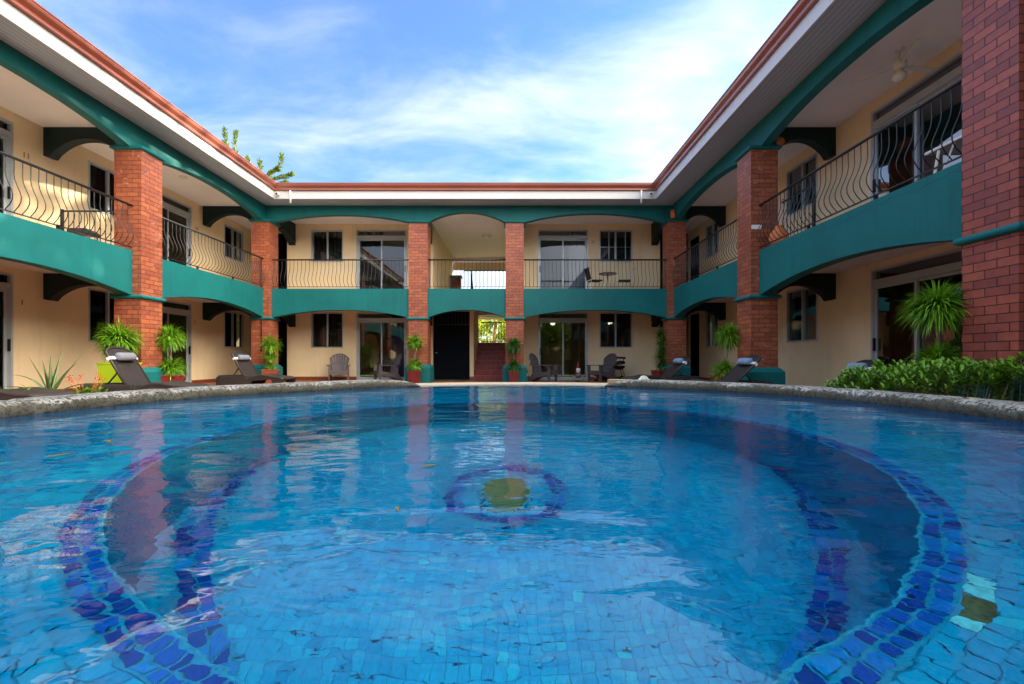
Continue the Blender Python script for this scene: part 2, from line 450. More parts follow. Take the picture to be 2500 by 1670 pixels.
tag(b.build('pool_basin', 'poolgrout'), kind='structure')
# mosaic tiles of bench, walls and floor: each tile its own face in one mesh, laid 3 mm proud
b = MB(); rnd = random.Random(3)
def wob(x, y, a=.006): return (x+a*noise.noise((x*9, y*9, 1)), y+a*noise.noise((x*9, y*9, 7)))
def tile4(pts, tone): b.add(pts, [(0,1,2,3)], tone)
TS = .034; gp = .0011
chips = []
def arc_rows(r_in, r_fn_out, z, cx, cy, tonef):
    r = r_in
    while r < 3.0:
        n = max(8, int(2*PI*r/TS)); ph = rnd.random()
        for i in range(n):
            t0 = 2*PI*(i+ph)/n; t1 = 2*PI*(i+1+ph)/n; tm = (t0+t1)/2
            if r_fn_out is not None and r+TS*.5 > r_fn_out(tm): continue
            gt = gp/r
            q = []
            for (rr, tt) in ((r+gp, t0+gt), (r+TS-gp, t0+gt), (r+TS-gp, t1-gt), (r+gp, t1-gt)):
                rr += rnd.uniform(-.001, .001); x, y = wob(cx+KX*rr*math.cos(tt), cy+rr*math.sin(tt)); q.append((x, y, z))
            tile4(q, tonef(q))
        r += TS
        if r_fn_out is None and r > .9: break
def tonef(q): return min(1, max(0, .45+rnd.gauss(0, .16)+.25*noise.noise((q[0][0]*1.3, q[0][1]*1.3, 0))))
def is_chip(q):
    x, y = q[0][0], q[0][1]
    return any((x-a)**2+(y-c)**2 < r*r for a, c, r in ((.665,.72,.055), (.62,.655,.034), (.545,.47,.036)))
def bench_fn1(t):
    lo, hi = .5, 4.0
    for _ in range(22):
        m_ = (lo+hi)/2; x = KX*m_*math.cos(t); y = CY1+m_*math.sin(t)
        if math.hypot(x-PCX, y-PCY) < rad(math.atan2(y-PCY, x-PCX))+.03: lo = m_
        else: hi = m_
    return lo
r = R1+.105
_tile = tile4
def tile4b(pts, tone):
    if is_chip(pts): chips.append(pts); return
    _tile(pts, tone)
tile4 = tile4b
arc_rows(R1+.061, bench_fn1, BZ+.003, 0, CY1, tonef)
# floor: square grid clipped to the circle and to its rings
for ix in range(-42, 43):
    for iy in range(-42, 43):
        x, y = ix*TS*.9, CY1+iy*TS*.9
        if math.hypot(x/KX, y-CY1) > R1-.03: continue
        if abs(math.hypot(x, y-CY2)-R2) < .049: continue
        if math.hypot(x+.02, y-DY) < .262: continue
        s = TS*.45-gp*.8; q = []
        for dx, dy in ((-s,-s), (s,-s), (s,s), (-s,s)):
            xx, yy = wob(x+dx, y+dy, .012); q.append((xx, yy, FZ+.003))
        _tile(q, tonef(q))
# inner ring wall
n = int(2*PI*R1/TS); rows = 18; hh = (BZ-FZ)/rows
for j in range(rows):
    for i in range(n):
        t0 = 2*PI*i/n+.0015; t1 = 2*PI*(i+1)/n-.0015; rr = R1-.007
        z0 = FZ+j*hh+.0015; z1 = FZ+(j+1)*hh-.0015
        _tile([(KX*rr*math.cos(t0), CY1+rr*math.sin(t0), z0), (KX*rr*math.cos(t1), CY1+rr*math.sin(t1), z0),
               (KX*rr*math.cos(t1), CY1+rr*math.sin(t1), z1), (KX*rr*math.cos(t0), CY1+rr*math.sin(t0), z1)], max(0, min(1, .50+rnd.gauss(0, .12))))
# outer wall above the bench
n = 210
for j in range(6):
    for i in range(n):
        t0 = 2*PI*i/n+.001; t1 = 2*PI*(i+1)/n-.001
        z0 = BZ+j*.055+.0015; z1 = z0+.052
        _tile([op(t0, .026, z0), op(t1, .026, z0), op(t1, .026, z1), op(t0, .026, z1)], max(0, min(1, .5+rnd.gauss(0, .15))))
tag(b.build('pool_tiling', 'pooltile', recalc=False, tones=True), kind='structure')
# cobalt bands
def band(name, cx, cy, r0, r1, z, rows, rl, kx=1):
    g = MB(); N = 96
    vs = []; fs = []
    for i in range(N):
        t = 2*PI*i/N
        vs += [(cx+kx*(r0-.004)*math.cos(t), cy+(r0-.004)*math.sin(t), z), (cx+kx*(r1+.004)*math.cos(t), cy+(r1+.004)*math.sin(t), z)]
    for i in range(N): j = (i+1) % N; fs.append((2*i, 2*i+1, 2*j+1, 2*j))
    g.add(vs, fs)
    base = tag(g.build(name+'_grout', 'ringgrout', recalc=False), kind='structure')
    g = MB(); w = (r1-r0)/rows
    for k in range(rows):
        ra = r0+k*w+.003; rb = ra+w-.006; n = max(10, int(2*PI*(ra+rb)/2/rl)); ph = rnd.random()
        t = ph; tot = 0
        cuts = [i+rnd.uniform(-.22, .22) for i in range(n)]
        for i in range(n):
            t0 = 2*PI*cuts[i]/n+.0028/ra; t1 = 2*PI*(cuts[(i+1) % n] + (n if i == n-1 else 0))/n-.0028/ra
            mid = (t0+t1)/2
            j = lambda: rnd.uniform(-.0025, .0025)
            pts = [(ra+j(), t0), (rb+j(), t0), (rb+j(), mid), (rb+j(), t1), (ra+j(), t1), (ra+j(), mid)]
            u = rnd.random(); tone = u**1.1*.9
            g.add([(cx+kx*r*math.cos(a), cy+r*math.sin(a), z+.003) for r, a in pts], [tuple(range(6))], tone)
    tag(g.build(name, 'ringtile', recalc=False, tones=True), kind='structure')
band('pool_step_band', 0, CY1, R1, R1+.058, BZ+.004, 2, .030, KX)
band('pool_floor_band', 0, CY2, R2-.040, R2+.040, FZ+.004, 2, .042)
band('pool_drain_band', -.02, DY, .172, .240, FZ+.004, 2, .036)
g = MB(); pts = [(PCX+KX*(R1-.004)*math.cos(2*PI*i/140), CY1+(R1-.004)*math.sin(2*PI*i/140), BZ+.002+.002*noise.noise((i*.9, 0, 0))) for i in range(141)]
g.tube(pts, .0034, 6, cap=False); tag(g.build('pool_step_edge', 'bead', smooth=True), kind='structure')
g = MB(); prof = [(.0, 0), (.096, 0), (.096, .012), (.088, .018), (0, .022)]
g.lathe(prof, 28, (-.02, DY, FZ+.004), cap=False)
dr = thing('pool_drain', 'round sand coloured drain cover in the centre of the pool floor', 'drain', (-.02, DY, FZ), world=True)
g.build('drain_cover', 'drain', dr, smooth=False)
g = MB(); g.lathe([(.097, 0), (.112, 0), (.112, .010), (.097, .010)], 28, (-.02, DY, FZ+.004), cap=False); g.build('drain_rim', 'bead', dr)
# tiles of the small disc round the drain
b = MB()
for (ra, rb, n) in ((.116, .142, 18), (.145, .168, 24)):
    for i in range(n):
        t0 = 2*PI*i/n+.012; t1 = 2*PI*(i+1)/n-.012
        b.add([(-.02+r*math.cos(a), DY+r*math.sin(a), FZ+.003) for r, a in ((ra,t0), (rb,t0), (rb,t1), (ra,t1))], [(0,1,2,3)], max(0, min(1, .45+rnd.gauss(0,.15))))
tag(b.build('pool_drain_tiling', 'pooltile', recalc=False, tones=True), kind='structure')
# patch of lost tiles
g = MB(); h = MB()
for k, q in enumerate(chips):
    if noise.noise((q[0][0]*22, q[0][1]*22, 5)) > -.05: g.add([(x, y, z-.001) for x, y, z in q], [(0,1,2,3)])
    else: h.add([(x+rnd.uniform(-.003,.003), y+rnd.uniform(-.003,.003), z) for x, y, z in q], [(0,1,2,3)])
tag(g.build('pool_bare_mortar', 'mortarbed', recalc=False), kind='structure')
tag(h.build('pool_broken_tiles', 'chip', recalc=False), kind='structure')
# water sheet
g = MB(); g.add([op(2*PI*i/NP, .028, PW) for i in range(NP)], [tuple(range(NP))])
tag(g.build('pool_water', 'water', recalc=False), kind='structure')
# rough stone coping, left and right of the flush far rim
def coping(name, th0, th1, wid, ledge, seed):
    g = MB(); n = 300; prof = []
    # profile in (offset outward, height above water)
    for k in range(15):
        a = PI*k/14
        prof.append((-.012+.035*(1-math.cos(a*.5))*(1 if k < 14 else 1), 0))
    prof = [(.012,-.03),(-.004,-.012),(-.014,.006),(-.018,.022),(-.014,.038),(-.004,.051),(.010,.060),(.030,.064),(.06,.065),(.10,.065),(.14,.065),(wid-.02,.064),(wid,.057),(wid+.008,.035),(wid+.008,-.03)]
    vs = []; m = len(prof)
    for i in range(n+1):
        t = th0+(th1-th0)*i/n; e = min(i, n-i)/n*14; tap = 1 if e > 1 else math.sqrt(max(0.02, 1-(1-e)**2))
        for k, (o, z) in enumerate(prof):
            x, y, _ = op(t, 0); w = noise.noise((x*6+seed, y*6, 0))
            nn = noise.fractal((x*9+seed, y*9, z*14), 1.0, 2.0, 4)*.0075+noise.noise((x*45, y*45, z*60+seed))*.0035
            am = 1 if 1 <= k <= 8 else .25
            oo = o*(1 if o < 0 else (tap*.4+.6))+nn*am+w*.006; zz = z*tap+(nn*.5*am if k > 3 else 0)
            jd = min(abs(i-q) for q in (46, 97, 139, 190, 233, 272))
            if jd < 1.5 and k > 1: zz -= .009 if jd < .5 else .004; oo += .007 if (k < 7 and jd < .5) else 0
            vs.append(op(t, oo, PW+zz))
    fs = [(i*m+k, i*m+k+1, (i+1)*m+k+1, (i+1)*m+k) for i in range(n) for k in range(m-1)]
    fs += [tuple(range(m)), tuple(n*m+k for k in range(m))[::-1]]
    g.add(vs, fs)
    tag(g.build(name, 'stone', smooth=True), kind='structure')
tL = math.atan2(3.97-PCY, -.80-PCX); tR = math.atan2(4.02-PCY, .82-PCX)
coping('pool_coping_left', tL, tL+2.45, .17, False, 3.1)
coping('pool_coping_right', tR, tR-2.35, .13, True, 8.7)
g = MB(); vs = []; n = 80
for i in range(n+1):
    t = tR-2.35*i/n
    for o, z in ((.136, PW-.04), (.136, PW+.054), (.30, PW+.052), (.30, PW-.04)): vs.append(op(t, o, z))
g.add(vs, [(i*4+k, i*4+k+1, (i+1)*4+k+1, (i+1)*4+k) for i in range(n) for k in range(3)])
tag(g.build('pool_ledge', 'ledge'), kind='structure')
# flush far rim between the copings
g = MB(); vs = []; n = 40
for i in range(n+1):
    t = tR-.06+(tL-tR+.12)*i/n
    x0, y0, _ = op(t, -.004); x1, y1, _ = op(t, .44)
    vs += [(x0, y0, PW-.03), (x0, y0, PW+.005), (x1, y1, PW+.006), (x1, y1, 0)]
g.add(vs, [(i*4+k, i*4+k+1, (i+1)*4+k+1, (i+1)*4+k) for i in range(n) for k in range(3)])
tag(g.build('pool_far_rim', 'deck'), kind='structure')

# ------------------------------------------------------------------ hotel
TB = lambda u, v, z: (u, 17.0-v, z)
TL = lambda u, v, z: (-10.2+v, u, z)
TR = lambda u, v, z: (7.05-v, u, z)
Z1C = 2.65; Z2 = 3.10; ZC = 5.83
def wall_holes(mb, u0, u1, z0, z1, holes, th=.15, v=0):
    us = sorted({u0, u1, *[h[0] for h in holes], *[h[1] for h in holes]}); us = [u for u in us if u0 <= u <= u1]
    zs = sorted({z0, z1, *[h[2] for h in holes], *[h[3] for h in holes]}); zs = [z for z in zs if z0 <= z <= z1]
    def hole(a, b): return any(h[0]-1e-6 <= a and b <= h[1]+1e-6 and h[2]-1e-6 <= c and d <= h[3]+1e-6 for h in holes)
    for i in range(len(us)-1):
        for j in range(len(zs)-1):
            a, b2, c, d = us[i], us[i+1], zs[j], zs[j+1]
            if any(h[0]-1e-6 <= a and b2 <= h[1]+1e-6 and h[2]-1e-6 <= c and d <= h[3]+1e-6 for h in holes): continue
            mb.quad((a,v,c), (b2,v,c), (b2,v,d), (a,v,d)); mb.quad((a,v-th,c), (a,v-th,d), (b2,v-th,d), (b2,v-th,c))
    for a, b2, c, d in holes:
        mb.quad((a,v,c), (a,v-th,c), (a,v-th,d), (a,v,d)); mb.quad((b2,v,c), (b2,v,d), (b2,v-th,d), (b2,v-th,c))
        mb.quad((a,v,d), (b2,v,d), (b2,v-th,d), (a,v-th,d)); mb.quad((a,v,c), (a,v-th,c), (b2,v-th,c), (b2,v,c))
def strip(mb, u0, u1, v0, v1, ztop, zb, n=28):
    """beam with an arched underside zb(t), t in -1..1"""
    for i in range(n):
        a = u0+(u1-u0)*i/n; c = u0+(u1-u0)*(i+1)/n; za = zb(-1+2*i/n); zc = zb(-1+2*(i+1)/n)
        for v in (v0, v1): mb.quad((a,v,za), (c,v,zc), (c,v,ztop), (a,v,ztop))
        mb.quad((a,v0,za), (c,v0,zc), (c,v1,zc), (a,v1,za))
        mb.quad((a,v0,ztop), (c,v0,ztop), (c,v1,ztop), (a,v1,ztop))
    for u, t in ((u0, -1), (u1, 1)):
        mb.quad((u,v0,zb(t)), (u,v1,zb(t)), (u,v1,ztop), (u,v0,ztop))
def arch(zs, zc, p=2.0): return lambda t: zs+(zc-zs)*(1-abs(t)**p)
def frame_bars(mb, u0, u1, z0, z1, w, v0, v1):
    mb.box(u0, u1, v0, v1, z1-w, z1); mb.box(u0, u1, v0, v1, z0, z0+w)
    mb.box(u0, u0+w, v0, v1, z0+w, z1-w); mb.box(u1-w, u1, v0, v1, z0+w, z1-w)

def window(T, root, u0, u1, z0, z1, curtain=None, cross=False):
    m = MB(T); frame_bars(m, u0, u1, z0, z1, .045, -.10, .012)
    um = (u0+u1)/2; m.box(um-.028, um+.028, -.095, -.02, z0+.045, z1-.045)
    if cross:
        zz = z0+(z1-z0)*.48
        for k in (u0+(u1-u0)*.30, u1-(u1-u0)*.20): m.box(k-.014, k+.014, -.075, -.045, z0+.045, z1-.045)
        m.box(u0+.045, u1-.045, -.074, -.05, zz-.012, zz+.012)
    f = m.build('window', 'metalwhite', root, bevel=.004)
    for a, c, v in ((u0+.045, um-.028, -.085), (um+.028, u1-.045, -.050)):
        p = MB(T); p.quad((a,v,z0+.045), (c,v,z0+.045), (c,v,z1-.045), (a,v,z1-.045)); p.build('pane', 'glass' if T is TB else 'screenglass', f, recalc=False)
    cu = curtain or ('room', u0, u1)  # default is a dark sheet standing in for the unlit room
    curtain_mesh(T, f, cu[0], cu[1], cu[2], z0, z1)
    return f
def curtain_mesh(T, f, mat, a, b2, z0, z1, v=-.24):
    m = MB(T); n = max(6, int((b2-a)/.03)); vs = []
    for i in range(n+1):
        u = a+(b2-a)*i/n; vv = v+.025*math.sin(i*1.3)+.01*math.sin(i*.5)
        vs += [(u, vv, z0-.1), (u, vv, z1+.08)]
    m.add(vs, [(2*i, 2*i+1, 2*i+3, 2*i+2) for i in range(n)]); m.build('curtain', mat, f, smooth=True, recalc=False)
def sliding_door(T, root, u0, u1, z0, ztop, left_front=True, curtains=(), handle_u=None):
    """transom over a two-leaf sliding door"""
    zt = ztop-.34
    m = MB(T); frame_bars(m, u0, u1, z0, ztop, .05, -.12, .014)
    m.box(u0+.05, u1-.05, -.115, .008, zt, zt+.13)
    f = m.build('sliding_door', 'metalwhite', root, bevel=.004)
    um = (u0+u1)/2
    for k, (a, c, v) in enumerate(((u0+.05, um+.03, -.045 if left_front else -.09), (um-.03, u1-.05, -.09 if left_front else -.045))):
        l = MB(T); frame_bars(l, a, c, z0+.05, zt, .048, v-.02, v+.02); l.build('door_leaf', 'metalwhite', f, bevel=.003)
        p = MB(T); p.quad((a+.045,v,z0+.09), (c-.045,v,z0+.09), (c-.045,v,zt-.045), (a+.045,v,zt-.045)); p.build('pane', 'glass' if T is TB else 'screenglass', f, recalc=False)
    p = MB(T); p.quad((u0+.05,-.06,zt+.13), (u1-.05,-.06,zt+.13), (u1-.05,-.06,ztop-.05), (u0+.05,-.06,ztop-.05)); p.build('transom_pane', 'glass' if T is TB else 'screenglass', f, recalc=False)
    hu = handle_u if handle_u is not None else u0+.075
    h = MB(T); h.box(hu-.012, hu+.012, -.02, .03, z0+.92, z0+1.17); h.build('door_handle', 'black', f, bevel=.004)
    for cmat, a, c in curtains: curtain_mesh(T, f, cmat, a, c, z0, ztop, -.28)
    return f
def railing(T, root, u0, u1, v, posts=()):
    z = Z2
    m = MB(T); m.box(u0, u1, v-.012, v+.012, z+.055, z+.072)
    r = m.build('railing', 'black', root)
    h = MB(T); h.tube([(u0-.02, v, z+.955), (u1+.02, v, z+.955)], .024, 10); h.build('handrail', 'black', r, smooth=True)
    n = max(2, round((u1-u0)/.128)); b2 = MB(T)
    prof = [(0,.95), (0,.80), (-.004,.70), (.012,.60), (.05,.50), (.095,.40), (.118,.32), (.112,.24), (.07,.16), (.018,.105), (.0,.085), (0,.06)]
    for i in range(n):
        u = u0+(u1-u0)*(i+.5)/n
        b2.tube([(u, v+o, z+h_) for o, h_ in prof], .0075, 5)
    b2.build('balusters', 'black', r, smooth=True)
    for p in posts:
        q = MB(T); q.box(p-.02, p+.02, v-.05, v-.014, z-.02, z+.09); q.build('railing_foot', 'black', r)
    return r
def column(T, root, u0, u1, v0, v1, mat='brick', zb=0, lowcap=True, top=ZC-.04):
    """brick shaft with plinth, mid band and top band"""
    m = MB(T); m.box(u0, u1, v0, v1, 0.02, 4.52+E)
    s = m.build('column', mat, root)
    def chamf(zz, w, h, ch):
        p = MB(T); a = [(u0-w, v0-w, u1+w, v1+w)][0]
        lv = [(w, zz), (w, zz+h-ch), (w-ch*.5, zz+h-ch*.35), (.004, zz+h)]
        vs = []
        for ww, z_ in lv: vs += [(u0-ww, v0-ww, z_), (u1+ww, v0-ww, z_), (u1+ww, v1+ww, z_), (u0-ww, v1+ww, z_)]
        fs = [(k*4+i, k*4+(i+1) % 4, (k+1)*4+(i+1) % 4, (k+1)*4+i) for k in range(3) for i in range(4)]
        p.add(vs, fs+[(12,13,14,15)]); return p
    chamf(.005, .10, .60, .10).build('plinth', 'green', s)
    def ringband(zz):
        p = MB(T); w = .045
        n = 8; vs = []; fs = []
        for k in range(n+1):
            a = -PI/2+PI*k/n; ww = .012+w*math.cos(a)*1.0; z_ = zz+.045*math.sin(a)
            vs += [(u0-ww, v0-ww, z_), (u1+ww, v0-ww, z_), (u1+ww, v1+ww, z_), (u0-ww, v1+ww, z_)]
        for k in range(n):
            for i in range(4): fs.append((k*4+i, k*4+(i+1) % 4, (k+1)*4+(i+1) % 4, (k+1)*4+i))
        fs += [(0,1,2,3), tuple(n*4+i for i in range(4))]
        p.add(vs, fs); return p
    ringband(1.35+E-.02).build('band_moulding', 'green', s)
    ringband(4.51+E).build('cap_moulding', 'green', s)
    # painted block between cap and ceiling
    m = MB(T); m.box(u0+.01, u1-.01, v0+.01, v1-.24, 4.55+E, ZC-.002); m.build('cap_block', 'green', s)
    return s
def number(T, root, txt, u, z, size=.16):
    cu = bpy.data.curves.new('number', 'FONT'); cu.body = txt; cu.size = size; cu.extrude = .006; cu.align_x = 'CENTER'
    o = bpy.data.objects.new('tmp', cu); col.objects.link(o)
    dg = bpy.context.evaluated_depsgraph_get(); me = bpy.data.meshes.new_from_object(o.evaluated_get(dg))
    vs = [v.co.copy() for v in me.vertices]; fs = [tuple(p.vertices) for p in me.polygons]
    bpy.data.objects.remove(o)
    sgn = -1 if T is TL else 1
    if T is TB: sgn = 1
    m = MB(T); m.add([(u+sgn*v.x*(1 if T is not TL else -1), .008+v.z, z+v.y) for v in vs], fs)
    return m.build('room_number', 'numbers', root)

def wing(T, name, label, loc, u_end0, u_end1, depth_in, doors, wins, vband, vcol, cols, cross, spans, colmat):
    root = thing(name, label, 'building', loc, world=True)
    holes = [(a, c, 0.03, 1.75+E) for a, c, fl, *_ in doors if fl == 0] + [(a, c, Z2+.02, 4.83+E) for a, c, fl, *_ in doors if fl == 1]
    holes += [(a, c, .42+E, 1.75+E) for a, c, fl, *_ in wins if fl == 0] + [(a, c, 3.60+E, 4.82+E) for a, c, fl, *_ in wins if fl == 1]
    m = MB(T); wall_holes(m, u_end0, u_end1, 0, ZC+.02, holes); m.build('wall', 'wall', root, recalc=False)
    return root, holes

# ---- left wing
YS0, YS1 = -6.4, 18.3
left_w = thing('hotel_wing', 'left wing of the two storey hotel, with rooms numbered 11 and 12 upstairs', 'building', (-10.2, 6, 0), world=True)
right_w = thing('hotel_wing', 'right wing of the two storey hotel with a ceiling fan on its near balcony', 'building', (7.05, 6, 0), world=True)
back_w = thing('hotel_wing', 'rear wing of the two storey hotel with open stairway and dark steel door', 'building', (-1.4, 17, 0), world=True)

def side_wing(T, root, vin, vband, vcol, doors_u, wins_u, mat_near, extra_door=None, isleft=True):
    holes = []
    for a, c in doors_u: holes += [(a, c, .02, 1.75+E), (a, c, Z2+.01, 4.83+E)]
    for a, c in wins_u: holes += [(a, c, .42+E, 1.73+E), (a, c, 3.63+E, 4.80+E)]
    if extra_door: holes += [(*extra_door, .02, 1.75+E), (*extra_door, Z2+.01, 4.70+E)]
    m = MB(T); wall_holes(m, YS0, YS1, 0, ZC+.02, holes); m.build('wall', 'wall', root, recalc=False)
    m = MB(T); m.box(YS0, YS1, .0, .012, .0, .10)
    # baseboard skips the doors
    bb = MB(T); e = YS0
    for a, c in sorted(doors_u + ([extra_door] if extra_door else []))+[(YS1, YS1)]:
        bb = MB(T); bb.box(e, a, .001, .014, .004, .11); e = c; bb.build('baseboard', 'redtile', root)
    m = MB(T); m.box(YS0, 24, vin-.15, vin, 0, ZC+.3); m.box(YS0-.15, YS0, vin-.15, vband-.25, 0, ZC+.3)
    m.box(YS0, YS1, vin, vin+.02, .3, 5.7)
    m.build('outer_wall', 'exterior', root)
    m = MB(T); m.box(YS0, 23.5, vin, -.155, Z1C, Z2-.02); m.box(YS0, YS1, -.155, vband-.245, Z1C, Z2); m.build('floor_slab', 'ceil', root)
    m = MB(T); m.box(YS0, 23.5, vin, -.155, ZC, ZC+.1); m.box(YS0, 17.0, -.155, vband-.205, ZC, ZC+.1); m.box(17.0, YS1, -.155, 1.72 if isleft else 1.5, ZC, ZC+.1)
    m.build('ceiling', 'ceil', root)
    # balcony bands and arched beams bay by bay
    for i in range(len(cols)-1):
        a = cols[i]+.58; c = cols[i+1]
        m = MB(T); strip(m, a+.003, c-.003, vband-.24, vband, Z2, arch(1.36+E, 1.63+E)); m.build('balcony_band', 'green', root)
        m = MB(T); strip(m, a-.289, c+.289, vband-.20, vband, ZC+.04, (lambda w: (lambda t: 4.50+E+.26*max(0, 1-abs(t*(w+.578)/w)**2.1)))(c-a), 44); m.build('arched_beam', 'green', root)
        railing(T, root, a+.0-.45 if False else a-.0, c+.22, vband-.012, posts=[a+(c-a)*k for k in (.33, .66)])
    for i, cy in enumerate(cols):
        column(T, root, cy, cy+.58, vcol-.58, vcol, mat_near(i))
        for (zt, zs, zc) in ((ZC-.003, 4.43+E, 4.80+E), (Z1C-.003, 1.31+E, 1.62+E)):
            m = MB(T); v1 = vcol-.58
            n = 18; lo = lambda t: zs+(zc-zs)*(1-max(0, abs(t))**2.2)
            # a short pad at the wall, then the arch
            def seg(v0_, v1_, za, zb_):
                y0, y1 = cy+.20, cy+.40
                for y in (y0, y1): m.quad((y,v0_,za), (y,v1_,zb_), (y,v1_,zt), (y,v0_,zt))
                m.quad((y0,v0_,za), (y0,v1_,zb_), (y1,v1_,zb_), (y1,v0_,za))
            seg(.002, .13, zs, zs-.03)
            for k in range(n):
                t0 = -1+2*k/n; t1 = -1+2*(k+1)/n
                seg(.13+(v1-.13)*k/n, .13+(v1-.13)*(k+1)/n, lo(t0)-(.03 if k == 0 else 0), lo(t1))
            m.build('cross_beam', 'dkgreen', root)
cols = [-5.69, -.56, 4.57, 9.70, 14.80]
ldoors = [(2.30, 4.17), (7.43, 9.30), (12.60, 14.47)]; lwins = [(5.82, 6.98), (10.95, 12.12), (16.12, 17.27)]
side_wing(TL, left_w, -3.3, 2.11, 2.30, ldoors, lwins, lambda i: 'brick', None, True)
rdoors = [(1.92, 3.79), (7.05, 8.93), (12.20, 14.08)]; rwins = [(5.40, 6.55), (10.50, 11.68), (15.55, 16.55)]
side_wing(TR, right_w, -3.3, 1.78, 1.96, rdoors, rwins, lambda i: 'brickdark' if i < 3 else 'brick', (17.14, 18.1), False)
for a, c in ldoors:
    for z0, zt in ((.02, 1.75+E), (Z2+.01, 4.83+E)):
        sliding_door(TL, left_w, a, c, z0, zt, True, handle_u=c-.075, curtains=(('curtain', a+.05, a+.7),) if z0 > 1 else ())
for a, c in rdoors:
    for z0, zt in ((.02, 1.75+E), (Z2+.01, 4.83+E)): sliding_door(TR, right_w, a, c, z0, zt, False, handle_u=c-.075)
for T, root, ws in ((TL, left_w, lwins), (TR, right_w, rwins)):
    for a, c in ws:
        window(T, root, a, c, .42+E, 1.73+E); window(T, root, a, c, 3.63+E, 4.80+E)
for z0, zt in ((.02, 1.75+E), (Z2+.01, 4.70+E)):
    m = MB(TR); m.box(17.14, 18.1, -.10, -.05, z0, zt); m.build('service_door', 'door', right_w, bevel=.01)
number(TL, left_w, '1', 9.47, 1.13+E); number(TL, left_w, '2', 14.62, 1.13+E)
number(TL, left_w, '11', 9.55, 3.18+E+1.04); number(TL, left_w, '12', 14.72, 3.18+E+.98)
# dark panels put in for the shade of the corridors at the rear corners
for T, root, a, c in ((TB, left_w, -10.2, -8.42), (TB, right_w, 5.55, 7.05)):
    for z0, zt in ((.0, Z1C), (Z2, ZC)):
        m = MB(T); m.box(a+.003, c-.003, -1.34, -1.28, z0, zt)
        for k in range(1, 4): m.box(a+(c-a)*k/4-.02, a+(c-a)*k/4+.02, -1.28, -1.26, z0+.05, zt-.05)
        m.build('corridor_dark_panel', 'door', root)

# ---- rear wing
wins_b = [(-7.51, -6.30, 'L'), (2.95, 4.20, 'R')]
drs_b = [(-5.81, -3.94, 'L'), (.97, 2.86-.02, 'R')]
holes = []
for a, c, _ in drs_b: holes += [(a, c, .02, 1.75+E), (a, c, Z2+.01, 4.83+E)]
holes += [(-7.51, -6.30, .42+E, 1.75+E), (-7.51, -6.30, 3.63+E, 4.82+E), (3.26, 4.50, .42+E, 1.75+E), (3.26, 4.50, 3.63+E, 4.82+E)]
m = MB(TB); wall_holes(m, -8.4, -2.95, 0, ZC+.02, [h for h in holes if h[1] < -3]); m.build('wall', 'wall', back_w, recalc=False); m = MB(TB); wall_holes(m, .32, 5.53, 0, ZC+.02, [h for h in holes if h[0] > .3]); m.build('wall', 'wall', back_w, recalc=False); m = MB(TB)
# short pier beside the steel door, lintel strip above door and stair
m.box(-1.58, -1.43, -2.45, 0, 0, Z1C-.002); m.build('stair_pier', 'wall', back_w); m = MB(TB); m.box(-2.948, -1.582, -.15, 0, 1.79+E, Z1C-.002)
m.build('door_lintel', 'wall', back_w, recalc=False)
m = MB(TB)
m.box(-3.10, -2.952, -5.7, -.152, 0, ZC-.002)                 # hall left side
m.build('hall_wall', 'wall', back_w); m = MB(TB); m.box(.322, .47, -5.7, -.152, 0, ZC-.002)                      # hall right side
m.build('hall_wall', 'wall', back_w); m = MB(TB); m.box(-8.4, -8.25, -1.25, -.152, 0, ZC-.002); m.build('corridor_wall', 'wall', back_w); m = MB(TB); m.box(5.38, 5.53, -1.25, -.152, 0, ZC-.002)
m.build('corridor_wall', 'wall', back_w)
m = MB(TB); m.box(-2.948, .318, -5.72, -5.6, 4.86+E, ZC-.002); m.build('hall_lintel', 'wall', back_w)
m = MB(TB); m.box(-2.948, .318, -5.76, -5.725, 4.44+E, 4.86+E-.004); m.build('hall_eave_board', 'wall', back_w)
m = MB(TB); m.box(-10.1, -3.10, -5.85, -5.7, 0, ZC+.3); m.box(.47, 7, -5.85, -5.7, 0, ZC+.3); m.build('outer_wall', 'exterior', back_w)
m = MB(TB)
m.box(-8.4, -3.10, -5.7, 1.79, Z1C, Z2); m.box(-3.10, .47, -2.35, 1.785, Z1C, Z2-.003); m.box(.47, 5.5, -5.7, 1.79, Z1C, Z2)
m.box(-2.95, .32, -5.7, -4.25, Z1C+.1, Z2-.006)
m.build('floor_slab', 'ceil', back_w)
m = MB(TB); m.box(-8.4, 5.53, -5.7, 1.83, ZC, ZC+.1); m.build('ceiling', 'ceil', back_w)
bays = [(-7.9, -3.39, 4.51, 4.755, .29, .31), (-2.77, -.21, 4.50, 4.84, .31, .2975), (.385, 5.09, 4.50, 4.80, .2975, .28)]
for a, c, zs, zc, e0, e1 in bays:
    m = MB(TB); strip(m, a+.003, c-.003, 1.79, 2.03, Z2, arch(1.37+E, 1.62+E, 2.2)); m.build('balcony_band', 'green', back_w)
    m = MB(TB); strip(m, a-e0, c+e1, 1.83, 2.03, ZC+.04, (lambda zs, zc, w: (lambda t: zs+E+(zc-zs)*max(0, (1-(min(1, abs(t)*(w+.592)/w))**2.1))))(zs, zc, c-a), 40); m.build('arched_beam', 'green', back_w)
    railing(TB, back_w, a, c, 2.00)
